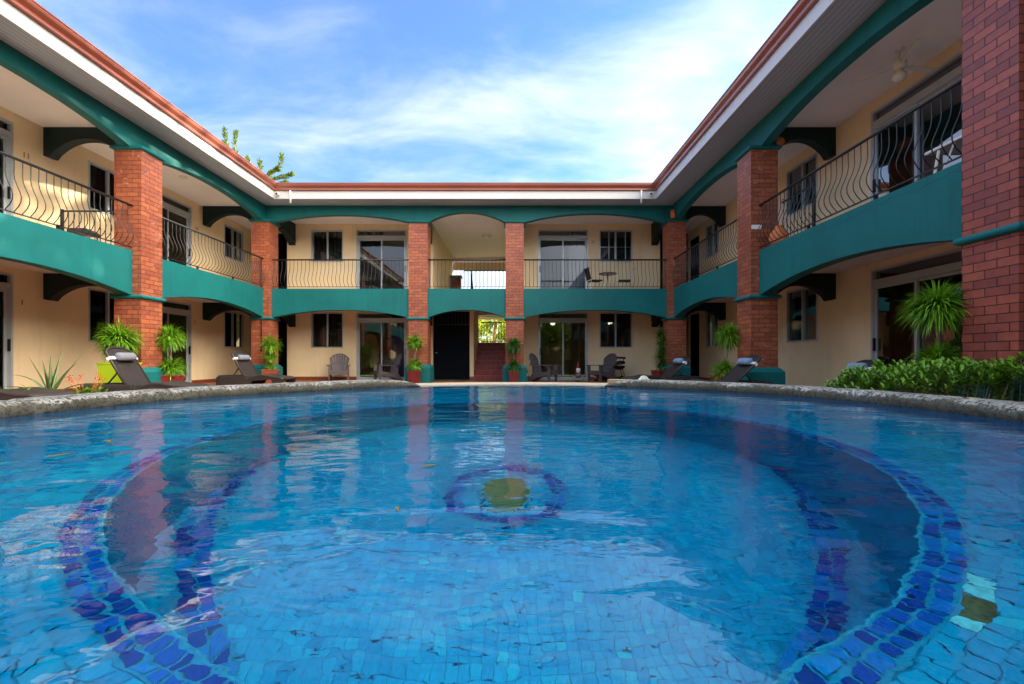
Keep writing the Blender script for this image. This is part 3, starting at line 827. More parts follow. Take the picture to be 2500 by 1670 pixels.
for a, c in ((-3.39, -2.77), (-.21, .385)):
    column(TB, back_w, a, c, 1.50, 2.08)
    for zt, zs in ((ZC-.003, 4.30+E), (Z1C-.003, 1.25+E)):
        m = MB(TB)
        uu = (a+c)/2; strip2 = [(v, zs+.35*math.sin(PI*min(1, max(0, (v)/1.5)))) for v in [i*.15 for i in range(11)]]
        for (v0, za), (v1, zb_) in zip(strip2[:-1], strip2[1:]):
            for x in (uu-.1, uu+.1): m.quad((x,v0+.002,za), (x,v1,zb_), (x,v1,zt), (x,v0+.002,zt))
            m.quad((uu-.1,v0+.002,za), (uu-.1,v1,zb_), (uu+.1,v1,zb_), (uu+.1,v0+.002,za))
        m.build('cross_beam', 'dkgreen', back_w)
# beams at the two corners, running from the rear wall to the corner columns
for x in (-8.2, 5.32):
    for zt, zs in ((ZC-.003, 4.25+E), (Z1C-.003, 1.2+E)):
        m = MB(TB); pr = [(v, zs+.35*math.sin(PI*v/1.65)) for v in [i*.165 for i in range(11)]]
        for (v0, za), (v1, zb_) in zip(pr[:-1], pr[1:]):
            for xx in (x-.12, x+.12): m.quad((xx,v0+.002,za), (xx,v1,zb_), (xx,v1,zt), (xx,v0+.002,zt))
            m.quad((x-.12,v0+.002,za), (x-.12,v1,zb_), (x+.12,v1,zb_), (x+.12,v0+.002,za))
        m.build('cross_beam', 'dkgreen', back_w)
for a, c in ((-8.4, -5.81), (-3.94, -2.95), (.32, .97), (2.84, 5.53)): bb = MB(TB); bb.box(a, c, .001, .014, .004, .13); bb.build('baseboard', 'redtile', back_w)
bb = MB(TB); bb.box(-1.582, -1.428, .0, .014, .004, .13); bb.build('baseboard', 'redtile', back_w)
sliding_door(TB, back_w, -5.81, -3.94, .02, 1.75+E, False, curtains=(('curtainblue', -4.55, -4.0),), handle_u=-3.985)
sliding_door(TB, back_w, -5.81, -3.94, Z2+.01, 4.83+E, False, curtains=(('curtain', -5.75, -4.9),), handle_u=-3.985)
sliding_door(TB, back_w, .97, 2.84, .02, 1.75+E, True)
sliding_door(TB, back_w, .97, 2.84, Z2+.01, 4.83+E, True, curtains=(('gwhite', 2.15, 2.78),))  # pale sheet behind the glass imitates a cloud reflection on the right half
window(TB, back_w, -7.51, -6.30, .42+E, 1.75+E); window(TB, back_w, -7.51, -6.30, 3.63+E, 4.82+E, curtain=('curtain', -7.5, -6.3))
window(TB, back_w, 3.26, 4.50, .42+E, 1.75+E); window(TB, back_w, 3.26, 4.50, 3.63+E, 4.82+E, cross=True)
number(TB, back_w, '21', 3.03, 3.55+E+.78, .15)
# steel door under the stair hall
m = MB(TB); m.box(-2.945, -1.585, -.09, -.05, .03, 1.79+E-.005); m.box(-2.2, -2.19, -.05, -.04, .05, 2.1)
sd = m.build('steel_door', 'door', back_w)
m = MB(TB)
for k in range(11): u = -2.90+k*.128; m.box(u-.012, u+.012, -.045, -.02, 2.10, 1.79+E-.02)
m.box(-2.945, -1.585, -.045, -.018, 2.06, 2.10); m.build('door_grille', 'black', sd)
m = MB(); m.lathe([(0,-.02), (.03,-.015), (.035,0), (.03,.015), (0,.02)], 14, (-2.83, 17.03, 1.02)); m.build('door_knob', 'knob', sd, smooth=True)
# stair
m = MB(TB); gm = MB(TB)
ns = 8; rise = 1.48/ns; run = 2.35/ns
for k in range(ns):
    m.box(-1.43+.002, .318, -2.45-(1.6 if k == ns-1 else 0), -.05-k*run, k*rise if k else .003, (k+1)*rise)
    z = (k+1)*rise
    gm.box(-1.42, .31, -.05-k*run, -.05-k*run+.003, z-.016, z-.002)
    for j in range(5):
        u = -1.36+j*.36+(.18 if k % 2 else 0)
        if u < .3: gm.box(u, u+.012, -.05-k*run, -.05-k*run+.003, z-rise+.002, z-.012)
st = m.build('staircase', 'stair', back_w); gm.build('tile_joints', 'grout', st)
# rear hall rail at stair landing and upper opening
def straight_rail(T, name, root, u0, u1, v, z, h, n):
    m = MB(T); m.box(u0, u1, v-.02, v+.02, z+h-.04, z+h); m.box(u0, u1, v-.014, v+.014, z+.10, z+.125)
    for i in range(n+1): u = u0+(u1-u0)*i/n; m.box(u-.009, u+.009, v-.009, v+.009, z, z+h-.02)
    return m.build(name, 'black', root)
straight_rail(TB, 'landing_railing', back_w, -1.42, .31, -4.0, 1.48, 1.02, 13)
straight_rail(TB, 'hall_railing', back_w, -2.4, .31, -5.66, Z2, 2.10, 14)
m = MB(TB); m.box(-2.90, -2.45, -5.1, -4.7, Z2, Z2+1.58); m.build('brick_pier', 'brickdark', back_w)
m = MB(TB); m.box(-2.93, -2.40, -5.13, -4.67, Z2+1.582, Z2+1.68); m.build('pier_cap', 'green', back_w)
m = MB(TB); m.prism([(-2.05, Z2), (-1.80, Z2), (-2.0, 4.42+E), (-2.05, 4.42+E)], 1, -5.60, -5.50); m.build('hall_shutter', 'dkgreen', back_w)
m = MB(); m.lathe([(0,-.10), (.10,-.10), (.17,-.06), (.19,-.01), (.19,0), (0,0)], 24, (-1.05, 18.6, ZC-.004), cap=False); m.build('ceiling_lamp', 'white', back_w, smooth=True)

rn = random.Random(9); m = MB(); y = 5.3; zz = Z2-.10
while y < 9.6:
    y2 = y+rn.uniform(.04,.12); z2_ = min(Z2-.02, max(Z2-.14, zz+rn.uniform(-.03,.032)))
    m.quad((5.2685,y,zz-.0018), (5.2685,y2,z2_-.0018), (5.2685,y2,z2_+.0018), (5.2685,y,zz+.0018)); y, zz = y2, z2_
m.build('paint_crack', 'dkgreen', right_w, recalc=False)
# soffits, fascias, gutters, roofs
FX0, FX1, FY = -7.46, 4.52, 14.29
def attr_across(o, fn):
    at = o.data.attributes.new('across', 'FLOAT', 'POINT'); at.data.foreach_set('value', [fn(v.co) for v in o.data.vertices])
def soffit(root, x0, x1, y0, y1, axis):
    m = MB(); m.quad((x0,y0,ZC+.005), (x0,y1,ZC+.005), (x1,y1,ZC+.005), (x1,y0,ZC+.005))
    o = m.build('soffit', 'soffit', root, recalc=False); attr_across(o, lambda c: (c[axis]+10))
soffit(left_w, -8.20, FX0, YS0-.6, 15.1, 0); soffit(right_w, FX1, 5.40, YS0-.6, 15.1, 0)
soffit(back_w, FX0, FX1, FY, 15.1, 1)
def edge_sweep(name, mat, root, prof, seg, smooth=False):
    """prof: (offset towards the courtyard, z) ; seg 0 left, 1 rear, 2 right; mitred"""
    m = MB(); n = len(prof); vs = []
    for o, z in prof:
        A = (FX0+o, YS0-.6, z); B = (FX0+o, FY-o, z); C = (FX1-o, FY-o, z); D = (FX1-o, YS0-.6, z)
        p = ((A, B), (B, C), (C, D))[seg]; vs.append(p)
    V = [p[0] for p in vs]+[p[1] for p in vs]
    m.add(V, [(i, (i+1) % n, n+(i+1) % n, n+i) for i in range(n)]+[tuple(range(n)), tuple(range(n, 2*n))[::-1]])
    return m.build(name, mat, root, smooth=smooth)
fprof = [(-.03, ZC-.012), (0, ZC-.012), (0, ZC+.27), (-.03, ZC+.27)]
z = ZC+.235
gprof = [(.002, z), (.05, z), (.062, z+.012), (.062, z+.04), (.052, z+.052), (.058, z+.075), (.085, z+.10), (.115, z+.13), (.128, z+.165), (.128, z+.185), (.142, z+.192), (.142, z+.212), (.120, z+.215), (.002, z+.215)]
for root, T_, us in ((left_w, lambda u, o, z: (FX0+o, u, z), (-2.5, 1.4, 5.2, 9.3, 12.8)), (back_w, lambda u, o, z: (u, FY-o, z), (-5.4, -1.6, 2.3)), (right_w, lambda u, o, z: (FX1-o, u, z), (-2.2, 2.6, 5.9, 9.6, 12.9))):
    for u in us:
        m = MB(lambda a, o, z_: T_(a, o, z_)); m.prism([(o+(.003 if o > .01 else 0), z_) for o, z_ in gprof], 0, u-.022, u+.022); m.build('gutter_joint', 'gutter', root)
for s, root in ((0, left_w), (1, back_w), (2, right_w)):
    edge_sweep('fascia', 'fascia', root, fprof, s); edge_sweep('gutter', 'gutter', root, gprof, s)
def roofm(root, vs, fs):
    m = MB(); m.add(vs, fs); m.build('roof', 'roof', root)
zr = ZC+.42; zt = ZC+1.45
roofm(left_w, [(FX0-.04,YS0-.6,zr), (FX0-.04,15.5,zr), (-10.8,24.2,zt), (-10.8,YS0-.6,zt), (-14.1,YS0-.6,zr), (-14.1,24.2,zr)], [(0,1,2,3), (3,2,5,4)])
roofm(right_w, [(FX1+.04,YS0-.6,zr), (FX1+.04,15.5,zr), (7.6,24.2,zt), (7.6,YS0-.6,zt), (10.9,YS0-.6,zr), (10.9,24.2,zr)], [(0,1,2,3), (3,2,5,4)])
roofm(back_w, [(-14,FY+.04,zr), (10.9,FY+.04,zr), (10.9,18.6,zt), (-14,18.6,zt), (-14,23.1,zr), (10.9,23.1,zr)], [(0,1,2,3), (3,2,5,4)])
# white drip pipes under the rear gutter, dark down pipe, red pipe stubs
for x in (-6.94, 4.05):
    m = MB(); m.tube([(x, FY-.035, z+.0), (x, FY-.035, ZC-.16)], .028, 10); m.build('drip_pipe', 'white', back_w, smooth=True)
m = MB(); m.tube([(-8.13, 14.76, Z2+.95), (-8.13, 14.76, 1.02)], .018, 8); m.build('down_pipe', 'brown', left_w, smooth=True)
m = MB(); m.tube([(5.20, 14.70, 4.55+E), (5.20, 14.70, 4.82+E)], .075, 12); m.build('pipe_stub', 'terra', right_w, smooth=True)
m = MB(); m.tube([(5.72, 9.95, 4.60+E), (5.72, 9.70, 4.66+E)], .10, 12); m.build('pipe_stub', 'terra', right_w, smooth=True)
m = MB(); m.box(5.10, 5.31, 9.682, 9.697, 2.77+E, 2.86+E); m.build('wall_plate', 'white', right_w)

# ---- objects fixed to the building but things of their own
def security_camera(x, y, rz, label):
    t = thing('security_camera', label, 'camera', (x, y, ZC+.13), rz, 'security cameras at the roof corners')
    m = MB(); m.tube([(0,0,0), (0,-.05,.0)], .062, 14); m.build('bracket', 'white', t, smooth=False, bevel=.004)
    m = MB(); m.tube([(0,-.05,0), (.015,-.17,-.045)], .048, 14); m.build('camera_body', 'white', t, bevel=.004)
    m = MB(); m.tube([(.015,-.17,-.045), (.016,-.176,-.047)], .034, 14); m.build('lens', 'black', t)
security_camera(-7.32, FY-.005, 0, 'white security camera on the left inner corner of the roof fascia')
security_camera(4.36, FY-.005, R(-20), 'white security camera on the right inner corner of the roof fascia')

def lamp_disc(x, y, z, label):
    t = thing('ceiling_spotlight', label, 'lamp', (x, y, z)); m = MB(); m.lathe([(.055,0), (.085,0), (.085,-.02), (.055,-.02)], 20, cap=False); m.build('trim_ring', 'white', t)
    m = MB(); m.lathe([(0,-.012), (.055,-.012), (.055,-.004), (0,-.004)], 20, cap=False); m.build('bulb_face', 'lampwarm', t)
lamp_disc(-8.62, 16.4, ZC, 'small lit yellow spotlight in the ceiling behind the left corner column')
t = thing('ceiling_light', 'unlit round flush light in the ceiling of the upper left second bay', 'lamp', (-9.1, 12.6, ZC), 0)
m = MB(); m.lathe([(0,-.03), (.09,-.028), (.11,0)], 20, cap=False); m.build('shade', 'sconce', t, smooth=True)
for x, lab in ((1.55, 'pale half globe lamp glowing inside the ground floor sliding door'), (3.72, 'pale half globe lamp glowing inside the ground floor right window')):
    t = thing('globe_lamp', lab, 'lamp', (x, 17.30, 2.17), 0, 'half globe lamps in the right ground floor room')
    m = MB(); m.lathe([(.004,-.105), (.05,-.095), (.085,-.06), (.098,0)], 20, cap=False); m.build('shade', 'lampdim', t, smooth=True)
    m = MB(); m.lathe([(0,.03), (.102,.03), (.102,0), (.09,-.001)], 20, cap=False); m.tube([(0,0,.03), (0,0,.47)], .012, 8); m.build('fitting', 'brown', t)

# ceiling fan on the near right balcony
t = thing('ceiling_fan', 'white three blade ceiling fan with a frosted globe above the near right balcony', 'ceiling fan', (6.32, 7.42, ZC), 0)
m = MB(); m.lathe([(0,-.03), (.05,-.03), (.075,0)], 20, cap=False); m.build('canopy', 'sconce', t, smooth=True)
m = MB(); m.tube([(0,0,-.02), (0,0,-.20)], .012, 8); m.build('rod', 'sconce', t)
m = MB(); m.lathe([(0,-.18), (.07,-.19), (.10,-.22), (.10,-.29), (.07,-.32), (.0,-.32)], 24, cap=False); m.build('motor', 'sconce', t, smooth=True)
m = MB(); m.lathe([(.045,-.32), (.05,-.37), (.085,-.40), (.10,-.44), (.085,-.48), (.04,-.51), (0,-.515)], 24, cap=False); m.build('globe', 'sconce', t, smooth=True)
for k in range(3):
    a = R(12+120*k); ca, sa = math.cos(a), math.sin(a)
    m = MB(lambda u, v, z: (u*ca-v*sa, u*sa+v*ca, z)); m.box(.10, .20, -.015, .015, -.275, -.265)
    m.prism([(.18,-.045), (.62,-.065), (.66,-.04), (.66,.04), (.62,.065), (.18,.045)], 2, -.268, -.258); m.build('blade', 'sconce', t)
m = MB(); m.tube([(.06,0,-.32), (.06,0,-.62)], .002, 4); m.build('pull_cord', 'sconce', t)

# ------------------------------------------------------------------ plants
def leaves_ball(mb, c, r, n, seed, L=None, w=.022, up=.08, squash=.9, core=.38, droop=1.35):
    rn = random.Random(seed); c = Vector(c)
    for i in range(int(n*1.45)):
        zz = rn.uniform(-.95, 1); a = rn.uniform(0, 2*PI); s = math.sqrt(max(0, 1-zz*zz))
        d = Vector((s*math.cos(a), s*math.sin(a), zz*squash+up)).normalized()
        l = (L or r*.86)*rn.uniform(.6, 1.12)
        p = c+Vector((d.x, d.y, d.z*.8))*r*core*rn.uniform(.2, 1.3)
        side = d.cross(Vector((0,0,1)));
        if side.length < .1: side = Vector((1,0,0))
        side = (side.normalized()+Vector((rn.uniform(-.3,.3), rn.uniform(-.3,.3), rn.uniform(-.3,.3)))).normalized()
        ww = w*rn.uniform(.7, 1.2); vs = []; N = 5; dd = d.copy(); g = droop*rn.uniform(.6, 1.3)
        for k in range(N+1):
            t = k/N; wk = ww*(.55+.45*math.sin(PI*min(1, t*1.3+.15)))*(1 if t < .6 else (1-t)/.4)
            vs += [tuple(p-side*wk*.5), tuple(p+side*wk*.5)]
            p = p+dd*l/N; dd = (dd+Vector((0,0,-1))*g*(.25+t)*.45).normalized()
        tone = min(1, max(0, rn.gauss(.45, .25)))
        mb.add(vs, [(2*k, 2*k+1, 2*k+3, 2*k+2) for k in range(N)], tone)
def pot_mb(w0, w1, h, ang=0):
    m = MB(); lv = [(w0/2, 0), (w1/2, h-.03), (w1/2+.012, h-.03), (w1/2+.012, h), (w1/2-.02, h), (w1/2-.03, h-.06)]
    vs = []
    for w, z in lv:
        for k in range(4):
            t = PI/4+PI/2*k+ang; vs.append((w*1.414*math.cos(t), w*1.414*math.sin(t), z))
    m.add(vs, [(k*4+i, k*4+(i+1) % 4, (k+1)*4+(i+1) % 4, (k+1)*4+i) for k in range(len(lv)-1) for i in range(4)]+[(3,2,1,0), tuple(len(lv)*4-4+i for i in range(4))])
    return m
def topiary(loc, label, pot, balls, potmat='redpot', ang=0, leaf='leaf', trunk=True, lean=0, seed=1, n=260, w=.024):
    t = thing('potted_topiary', label, 'potted plant', loc, 0, 'topiary palms in square pots')
    p = pot_mb(*pot, ang).build('pot', potmat, t, bevel=.006)
    h = pot[2]; m = MB(); s = pot[1]/2-.035
    m.quad((-s,-s,h-.04), (s,-s,h-.04), (s,s,h-.04), (-s,s,h-.04)); m.build('soil', 'soil', p)
    top = max(b[0] for b in balls)
    m = MB(); k = 8
    m.tube([(lean*(i/k)+.008*math.sin(i*1.7), .006*math.cos(i*2.1), h-.05+(top-h)*i/k) for i in range(k+1)], .02, 7, rs=[.024-.008*i/k for i in range(k+1)]); m.build('trunk', 'trunk', t, smooth=True)
    for i, b in enumerate(balls):
        z, r = b[0], b[1]; m = MB(); f = (z-h)/max(.01, top-h)*lean
        leaves_ball(m, (f, 0, z-r*.15), r, int(n*(b[2] if len(b) > 2 else 1)), seed*10+i, w=w, squash=b[3] if len(b) > 3 else .9)
        m.build('leaf_crown', leaf, t, recalc=False, tones=True, smooth=True)
    return t
topiary((-7.95, 9.22, 0), 'large drooping topiary palm in a tall lime green box beside the near left brick column', (.42, .48, .71), [(1.24, .42, 1.5), (1.04, .34, 1.0)], 'lime', seed=1, n=420)
topiary((-7.80, 10.40, 0), 'two tiered topiary palm in a red square pot between the two left brick columns', (.42, .52, .42), [(1.31, .36, 1.2), (.62, .36, 1.1)], 'redpot', ang=.5, seed=2, n=400)
topiary((-7.62, 14.35, 0), 'three tiered topiary palm in a red brown pot against the left corner column', (.34, .44, .46), [(1.30, .36), (.92, .28, .7), (.60, .24, .5)], 'redtile', ang=.35, seed=3, n=320, w=.026)
topiary((-3.10, 14.50, 0), 'two tiered topiary palm in a dark red pot left of the steel door', (.30, .37, .42), [(1.36, .34), (.64, .31, .8)], 'redpot', ang=0, seed=4, n=340, w=.026)
topiary((.06, 14.50, 0), 'two tiered topiary palm in a narrow dark red pot right of the stairway', (.25, .32, .42), [(1.26, .36), (.60, .30, .7)], 'redpot', ang=0, seed=5, n=340, w=.026, leaf='leafdark')
topiary((4.88, 10.45, 0), 'two tiered topiary palm on a slanting thin trunk by the right brick column', (.34, .42, .42), [(1.36, .37, 1.1), (.55, .34)], 'redpot', ang=.4, lean=.10, seed=6, n=400)
topiary((5.05, 5.40, 0), 'big near topiary palm above the hedge at the right brick pillar', (.4, .5, .45), [(1.43, .36, 1.9, .8), (.80, .27, 1.2)], 'redpot', seed=7, n=400, w=.024)
# tall bushy one at the right corner
t = thing('potted_bamboo_palm', 'tall narrow dark green bushy palm in a dark red pot at the right corner column', 'potted plant', (4.58, 13.95, 0))
pot_mb(.34, .44, .44, .3).build('pot', 'redpot', t, bevel=.006)
m = MB(); m.tube([(0,0,.35), (.02,0,1.6)], .02, 6); m.build('trunk', 'trunk', t)
m = MB()
for i in range(9): leaves_ball(m, (.05*math.sin(i*2.3), .04*math.cos(i*1.9), .50+i*.135), .27-.010*i, 85, 300+i, w=.024, up=.5)
m.build('leaf_crown', 'leafdark', t, recalc=False, tones=True, smooth=True)

# hedge shrubs at the right
def sprig(mb, p, h, rn, n=11, ls=.055):
    lean = Vector((rn.uniform(-.25,.25), rn.uniform(-.25,.25), 1)).normalized()
    for k in range(n):
        t = .35+.65*k/(n-1); a = k*2.4+rn.uniform(-.4,.4); el = .25+.75*(k/(n-1))
        q = p+lean*h*t; d = Vector((math.cos(a), math.sin(a), el*1.3)).normalized()
        s = d.cross(Vector((0,0,1))).normalized(); l = ls*rn.uniform(.7,1.25); w = l*.36
        m1 = q+d*l*.5+Vector((0,0,-.004)); e = q+d*l+Vector((0,0,-l*.18))
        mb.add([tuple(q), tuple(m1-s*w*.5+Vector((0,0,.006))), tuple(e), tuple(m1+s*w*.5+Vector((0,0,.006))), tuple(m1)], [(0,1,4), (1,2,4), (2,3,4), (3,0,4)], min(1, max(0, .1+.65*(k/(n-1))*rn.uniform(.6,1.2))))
hx = [(3.42, 3.95, 4.55, .72), (3.9, 4.6, 4.6, .78), (4.5, 5.2, 4.5, .80), (5.1, 5.8, 4.45, .84)]
hl = ['left end shrub of the glossy hedge beside the half hidden lounger', 'second shrub of the glossy hedge below the big topiary palm', 'third shrub of the glossy hedge in front of the near brick pillar', 'right end shrub of the glossy hedge cut off by the photo edge']
for i, (x0, x1, y, h) in enumerate(hx):
    t = thing('hedge_shrub', hl[i], 'shrub', ((x0+x1)/2, y, 0), 0, 'low hedge shrubs beside the right coping')
    rn = random.Random(50+i); m = MB(); st = MB()
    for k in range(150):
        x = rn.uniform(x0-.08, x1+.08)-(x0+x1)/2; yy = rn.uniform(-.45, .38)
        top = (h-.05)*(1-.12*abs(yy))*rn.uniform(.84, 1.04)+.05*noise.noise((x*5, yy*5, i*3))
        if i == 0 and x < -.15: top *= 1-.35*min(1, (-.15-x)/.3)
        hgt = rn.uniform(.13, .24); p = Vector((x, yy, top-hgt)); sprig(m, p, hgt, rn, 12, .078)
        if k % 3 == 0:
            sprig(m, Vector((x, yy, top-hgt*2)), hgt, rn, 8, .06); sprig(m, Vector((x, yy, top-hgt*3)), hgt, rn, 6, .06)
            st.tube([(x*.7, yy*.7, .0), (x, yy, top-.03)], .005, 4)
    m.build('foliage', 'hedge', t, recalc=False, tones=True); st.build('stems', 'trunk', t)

# aloe, flowering plant, small leafy plant at the left
def blade_plant(mb, specs, wbase, thick=.012):
    for a, el, l, curve in specs:
        d = Vector((math.cos(a)*math.cos(el), math.sin(a)*math.cos(el), math.sin(el))); s = d.cross(Vector((0,0,1))).normalized(); p = Vector((0,0,.0))+Vector((d.x,d.y,0))*.03
        N = 9; vs = []; dd = d.copy()
        for k in range(N+1):
            t = k/N; w = wbase*(1-t)**.8+.002; up = s.cross(dd).normalized()
            vs += [tuple(p-s*w*.5+up*w*.15), tuple(p-up*thick*(1-t)), tuple(p+s*w*.5+up*w*.15)]
            p = p+dd*l/N; dd = (dd+Vector((0,0,-1))*curve/N).normalized()
        mb.add(vs, [f for k in range(N) for f in ((3*k,3*k+1,3*k+4,3*k+3), (3*k+1,3*k+2,3*k+5,3*k+4), (3*k+2,3*k,3*k+3,3*k+5))], .5+.3*random.random())
t = thing('aloe_plant', 'large pale green aloe with long curving leaves by the left wall', 'plant', (-7.10, 7.0, .0))
m = MB(); m.lathe([(.14,0), (.18,.20), (.19,.20), (.19,.23), (.16,.23), (.14,.2)], 20, cap=False); pt = m.build('pot', 'brown', t)
m = MB()
sp = [(PI-.1, .85, .62, 1.1), (PI+.25, .55, .60, .9), (.15, .62, .60, .9), (-.2, 1.0, .58, .7), (1.6, 1.35, .55, .3), (PI/2+.4, 1.2, .60, .5), (PI*1.4, 1.25, .52, .4),
      (-.9, .9, .5, .7), (PI*1.15, .25, .55, .8), (.05, .3, .5, .9), (PI*.75, 1.05, .62, .5), (2.9, .12, .48, .3), (1.0, 1.15, .6, .4), (4.9, 1.35, .45, .3)]
blade_plant(m, [(a_, e_, l_*1.28, c_) for a_, e_, l_, c_ in sp], .068); m.v = [(x, y, z_+.21) for x, y, z_ in m.v]; m.build('leaves', 'aloe', t, recalc=False, tones=True, smooth=True)
t = thing('flowering_shrub', 'small shrub with thin stems of red flowers between the aloe and the near lounger', 'plant', (-6.95, 7.45, 0))
m = MB(); fl = MB(); st = MB(); rn = random.Random(4)
for k in range(26): sprig(m, Vector((rn.uniform(-.12,.22), rn.uniform(-.12,.12), .0)), rn.uniform(.22,.34), rn, 9, .10)
for k in range(16):
    x = rn.uniform(-.32,.25); y = rn.uniform(-.15,.15); zt_ = rn.uniform(.38,.55)
    st.tube([(x*.2, y*.2, .1), (x*.7, y*.7, zt_*.7), (x, y, zt_)], .004, 4)
    for j in range(5):
        c = Vector((x+rn.uniform(-.03,.03), y+rn.uniform(-.03,.03), zt_+rn.uniform(-.02,.03)))
        fl.lathe([(.001,-.007), (.007,-.002), (.008,.003), (.001,.007)], 6, tuple(c))
m.build('foliage', 'hedge', t, recalc=False, tones=True); st.build('stems', 'terra', t); fl.build('flowers', 'flower', t)
t = thing('leafy_plant', 'low bright green round leaved plant at the left edge by the door of room 1', 'plant', (-7.1, 6.4, 0))
m = MB()
for k in range(9): sprig(m, Vector((rn.uniform(-.25,.25), rn.uniform(-.1,.1), rn.uniform(-.05,.03))), rn.uniform(.28,.36), rn, 8, .13)
m.build('foliage', 'leaf', t, recalc=False, tones=True)

# ------------------------------------------------------------------ sun loungers
def make_lounger(label, pmat, lean=62, L=.66):
    t = thing('sun_lounger', label, 'sun lounger', (0,0,0), 0, 'brown sun loungers round the pool')
    W = .62
    # moulded base frame: two side rails that sweep round the tail, plus feet skirts
    m = MB(); path = []
    for k in range(13):
        a = PI/2+PI*k/12; path.append((.16+.16*math.cos(a)*1.0, W/2*math.sin(a)))
    left = [(1.0, W/2), (.16, W/2)]; loop = [(.95, W/2)]+path+[(.95, -W/2)]
    vs = []; n = len(loop)
    for i, (x, y) in enumerate(loop):
        px, py = loop[max(0, i-1)]; qx, qy = loop[min(n-1, i+1)]; dx, dy = qx-px, qy-py; L = math.hypot(dx, dy); nx, ny = -dy/L, dx/L
        for o, zz in ((.00,.34), (-.05,.345), (-.055,.30), (-.01,.08), (.02,.08), (.012,.30)): vs.append((x-nx*o, y-ny*o, zz))
    m.add(vs, [(i*6+k, i*6+(k+1) % 6, (i+1)*6+(k+1) % 6, (i+1)*6+k) for i in range(n-1) for k in range(6)]+[tuple(range(6)), tuple((n-1)*6+k for k in range(6))[::-1]])
    m.build('base_frame', 'brown', t, smooth=False, bevel=.008)
    # seat: wavy moulded deck
    prof = [(.84,.30), (.95,.285), (1.05,.30), (1.18,.345), (1.30,.375), (1.42,.375), (1.55,.35), (1.70,.325), (1.83,.32), (1.92,.30), (1.96,.26)]
    m = MB(); vs = []
    for x, zz in prof:
        for y, dz in ((-W/2-.01,-.05), (-W/2,-.01), (-W/2+.05,0), (0,-.012), (W/2-.05,0), (W/2,-.01), (W/2+.01,-.05)): vs.append((x, y, zz+dz))
    n = len(prof); m.add(vs, [(i*7+k, i*7+k+1, (i+1)*7+k+1, (i+1)*7+k) for i in range(n-1) for k in range(6)])
    o = m.build('seat', 'brown', t, smooth=True); so = o.modifiers.new('solid', 'SOLIDIFY'); so.thickness = .03; so.offset = -1
    for sy in (-1, 1):
        m = MB(); pr = [(.86, .27), (.86, .10), (.80, .0), (.98, .0), (1.08, .20), (1.62, .24), (1.76, .0), (1.92, .0), (1.95, .24), (1.55, .32), (1.3, .34), (1.05, .27)]
        y0 = sy*(W/2-.012); m.prism(pr, 1, y0-.018, y0+.018); m.build('side_leg', 'brown', t, bevel=.006)
    for sy in (-1, 1):
        m = MB(); m.prism([(.03,.0), (.16,.0), (.22,.30), (.05,.30)], 1, sy*(W/2-.03)-.02, sy*(W/2-.03)+.02); m.build('leg', 'brown', t, bevel=.006)
    # reclined back with ribs and rounded head
    ang = R(lean); ca, sa = math.cos(ang), math.sin(ang)
    def BT(s, y, d): return (.86-s*ca-d*sa, y, .30+s*sa-d*ca)
    m = MB(BT); nr = 17
    m2 = []
    for k in range(nr):
        y0 = -.28+.56*k/nr; y1 = -.28+.56*(k+1)/nr; ym = (y0+y1)/2
        le = lambda y: L-.09*(abs(y)/.28)**3
        ya, yb = y0+.004, y1-.004
        m.add([(0,ya,0), (0,yb,0), (le(yb),yb,0), (le(ya),ya,0), (0,ya,.03), (0,yb,.03), (le(yb),yb,.03), (le(ya),ya,.03)],
              [(0,1,2,3), (4,7,6,5), (0,4,5,1), (1,5,6,2), (2,6,7,3), (3,7,4,0)])
    m.add([(.0,-.275,.012), (.0,.275,.012), (L-.10,.275,.012), (L-.06,.2,.012), (L-.03,.1,.012), (L-.03,-.1,.012), (L-.06,-.2,.012), (L-.10,-.275,.012)], [tuple(range(8))])
    bk = m.build('backrest', 'brown', t)
    # raised rim
    m = MB(BT); rim = [(0,-.295)]+[((L+.005-.10*(abs(y)/.29)**3.2), y) for y in [(-.29+.58*i/14) for i in range(15)]]+[(0,.295)]
    m.tube([(s, y, .005) for s, y in rim], .022, 7); m.build('back_rim', 'brown', bk, smooth=True)
    m = MB()
    for sy in (-1, 1): m.tube([BT(.34, sy*.2, .03), (.42, sy*.24, .24)], .014, 6)
    m.tube([(.42,-.24,.24), (.42,.24,.24)], .014, 6); m.build('back_strut', 'black', t)
    # roll pillow with strap
    m = MB(BT); n = 16; vs = []; ys = [-.20,-.195,-.17,-.10,0,.10,.17,.195,.20]; rs_ = [.02,.055,.068,.072,.070,.072,.068,.055,.02]
    for y, r in zip(ys, rs_):
        for k in range(n):
            a = 2*PI*k/n; vs.append((L-.22+r*math.cos(a)*1.12, y, -.062+r*math.sin(a)*.9))
    m.add(vs, [(i*n+k, i*n+(k+1) % n, (i+1)*n+(k+1) % n, (i+1)*n+k) for i in range(len(ys)-1) for k in range(n)]+[tuple(range(n)), tuple((len(ys)-1)*n+k for k in range(n))])
    pl = m.build('pillow', pmat, t, smooth=True)
    m = MB(BT)
    for a, c, e in ((-.312, -.18, -.318), (.18, .312, .312)):
        m = MB(BT); m.box(L-.25, L-.19, a, c, -.028, -.022); m.box(L-.25, L-.19, e, e+.006, -.028, .04); m.build('strap', 'white', pl)
    return t
LA = make_lounger('brown lounger with grey roll pillow in front of the lime green box', 'pillow', 60, .585)
LB2 = make_lounger('brown lounger with blue grey pillow leaning before the right corner column', 'pillowblue', 43, .68)
def put(o, x, y, deg, label=None, sc_=1):
    o.location = (x, y, 0); o.rotation_euler = (0, 0, R(deg)); o.scale = (sc_,)*3
    if label: o['label'] = label
    return o
put(LA, -7.62, 8.20, 4)
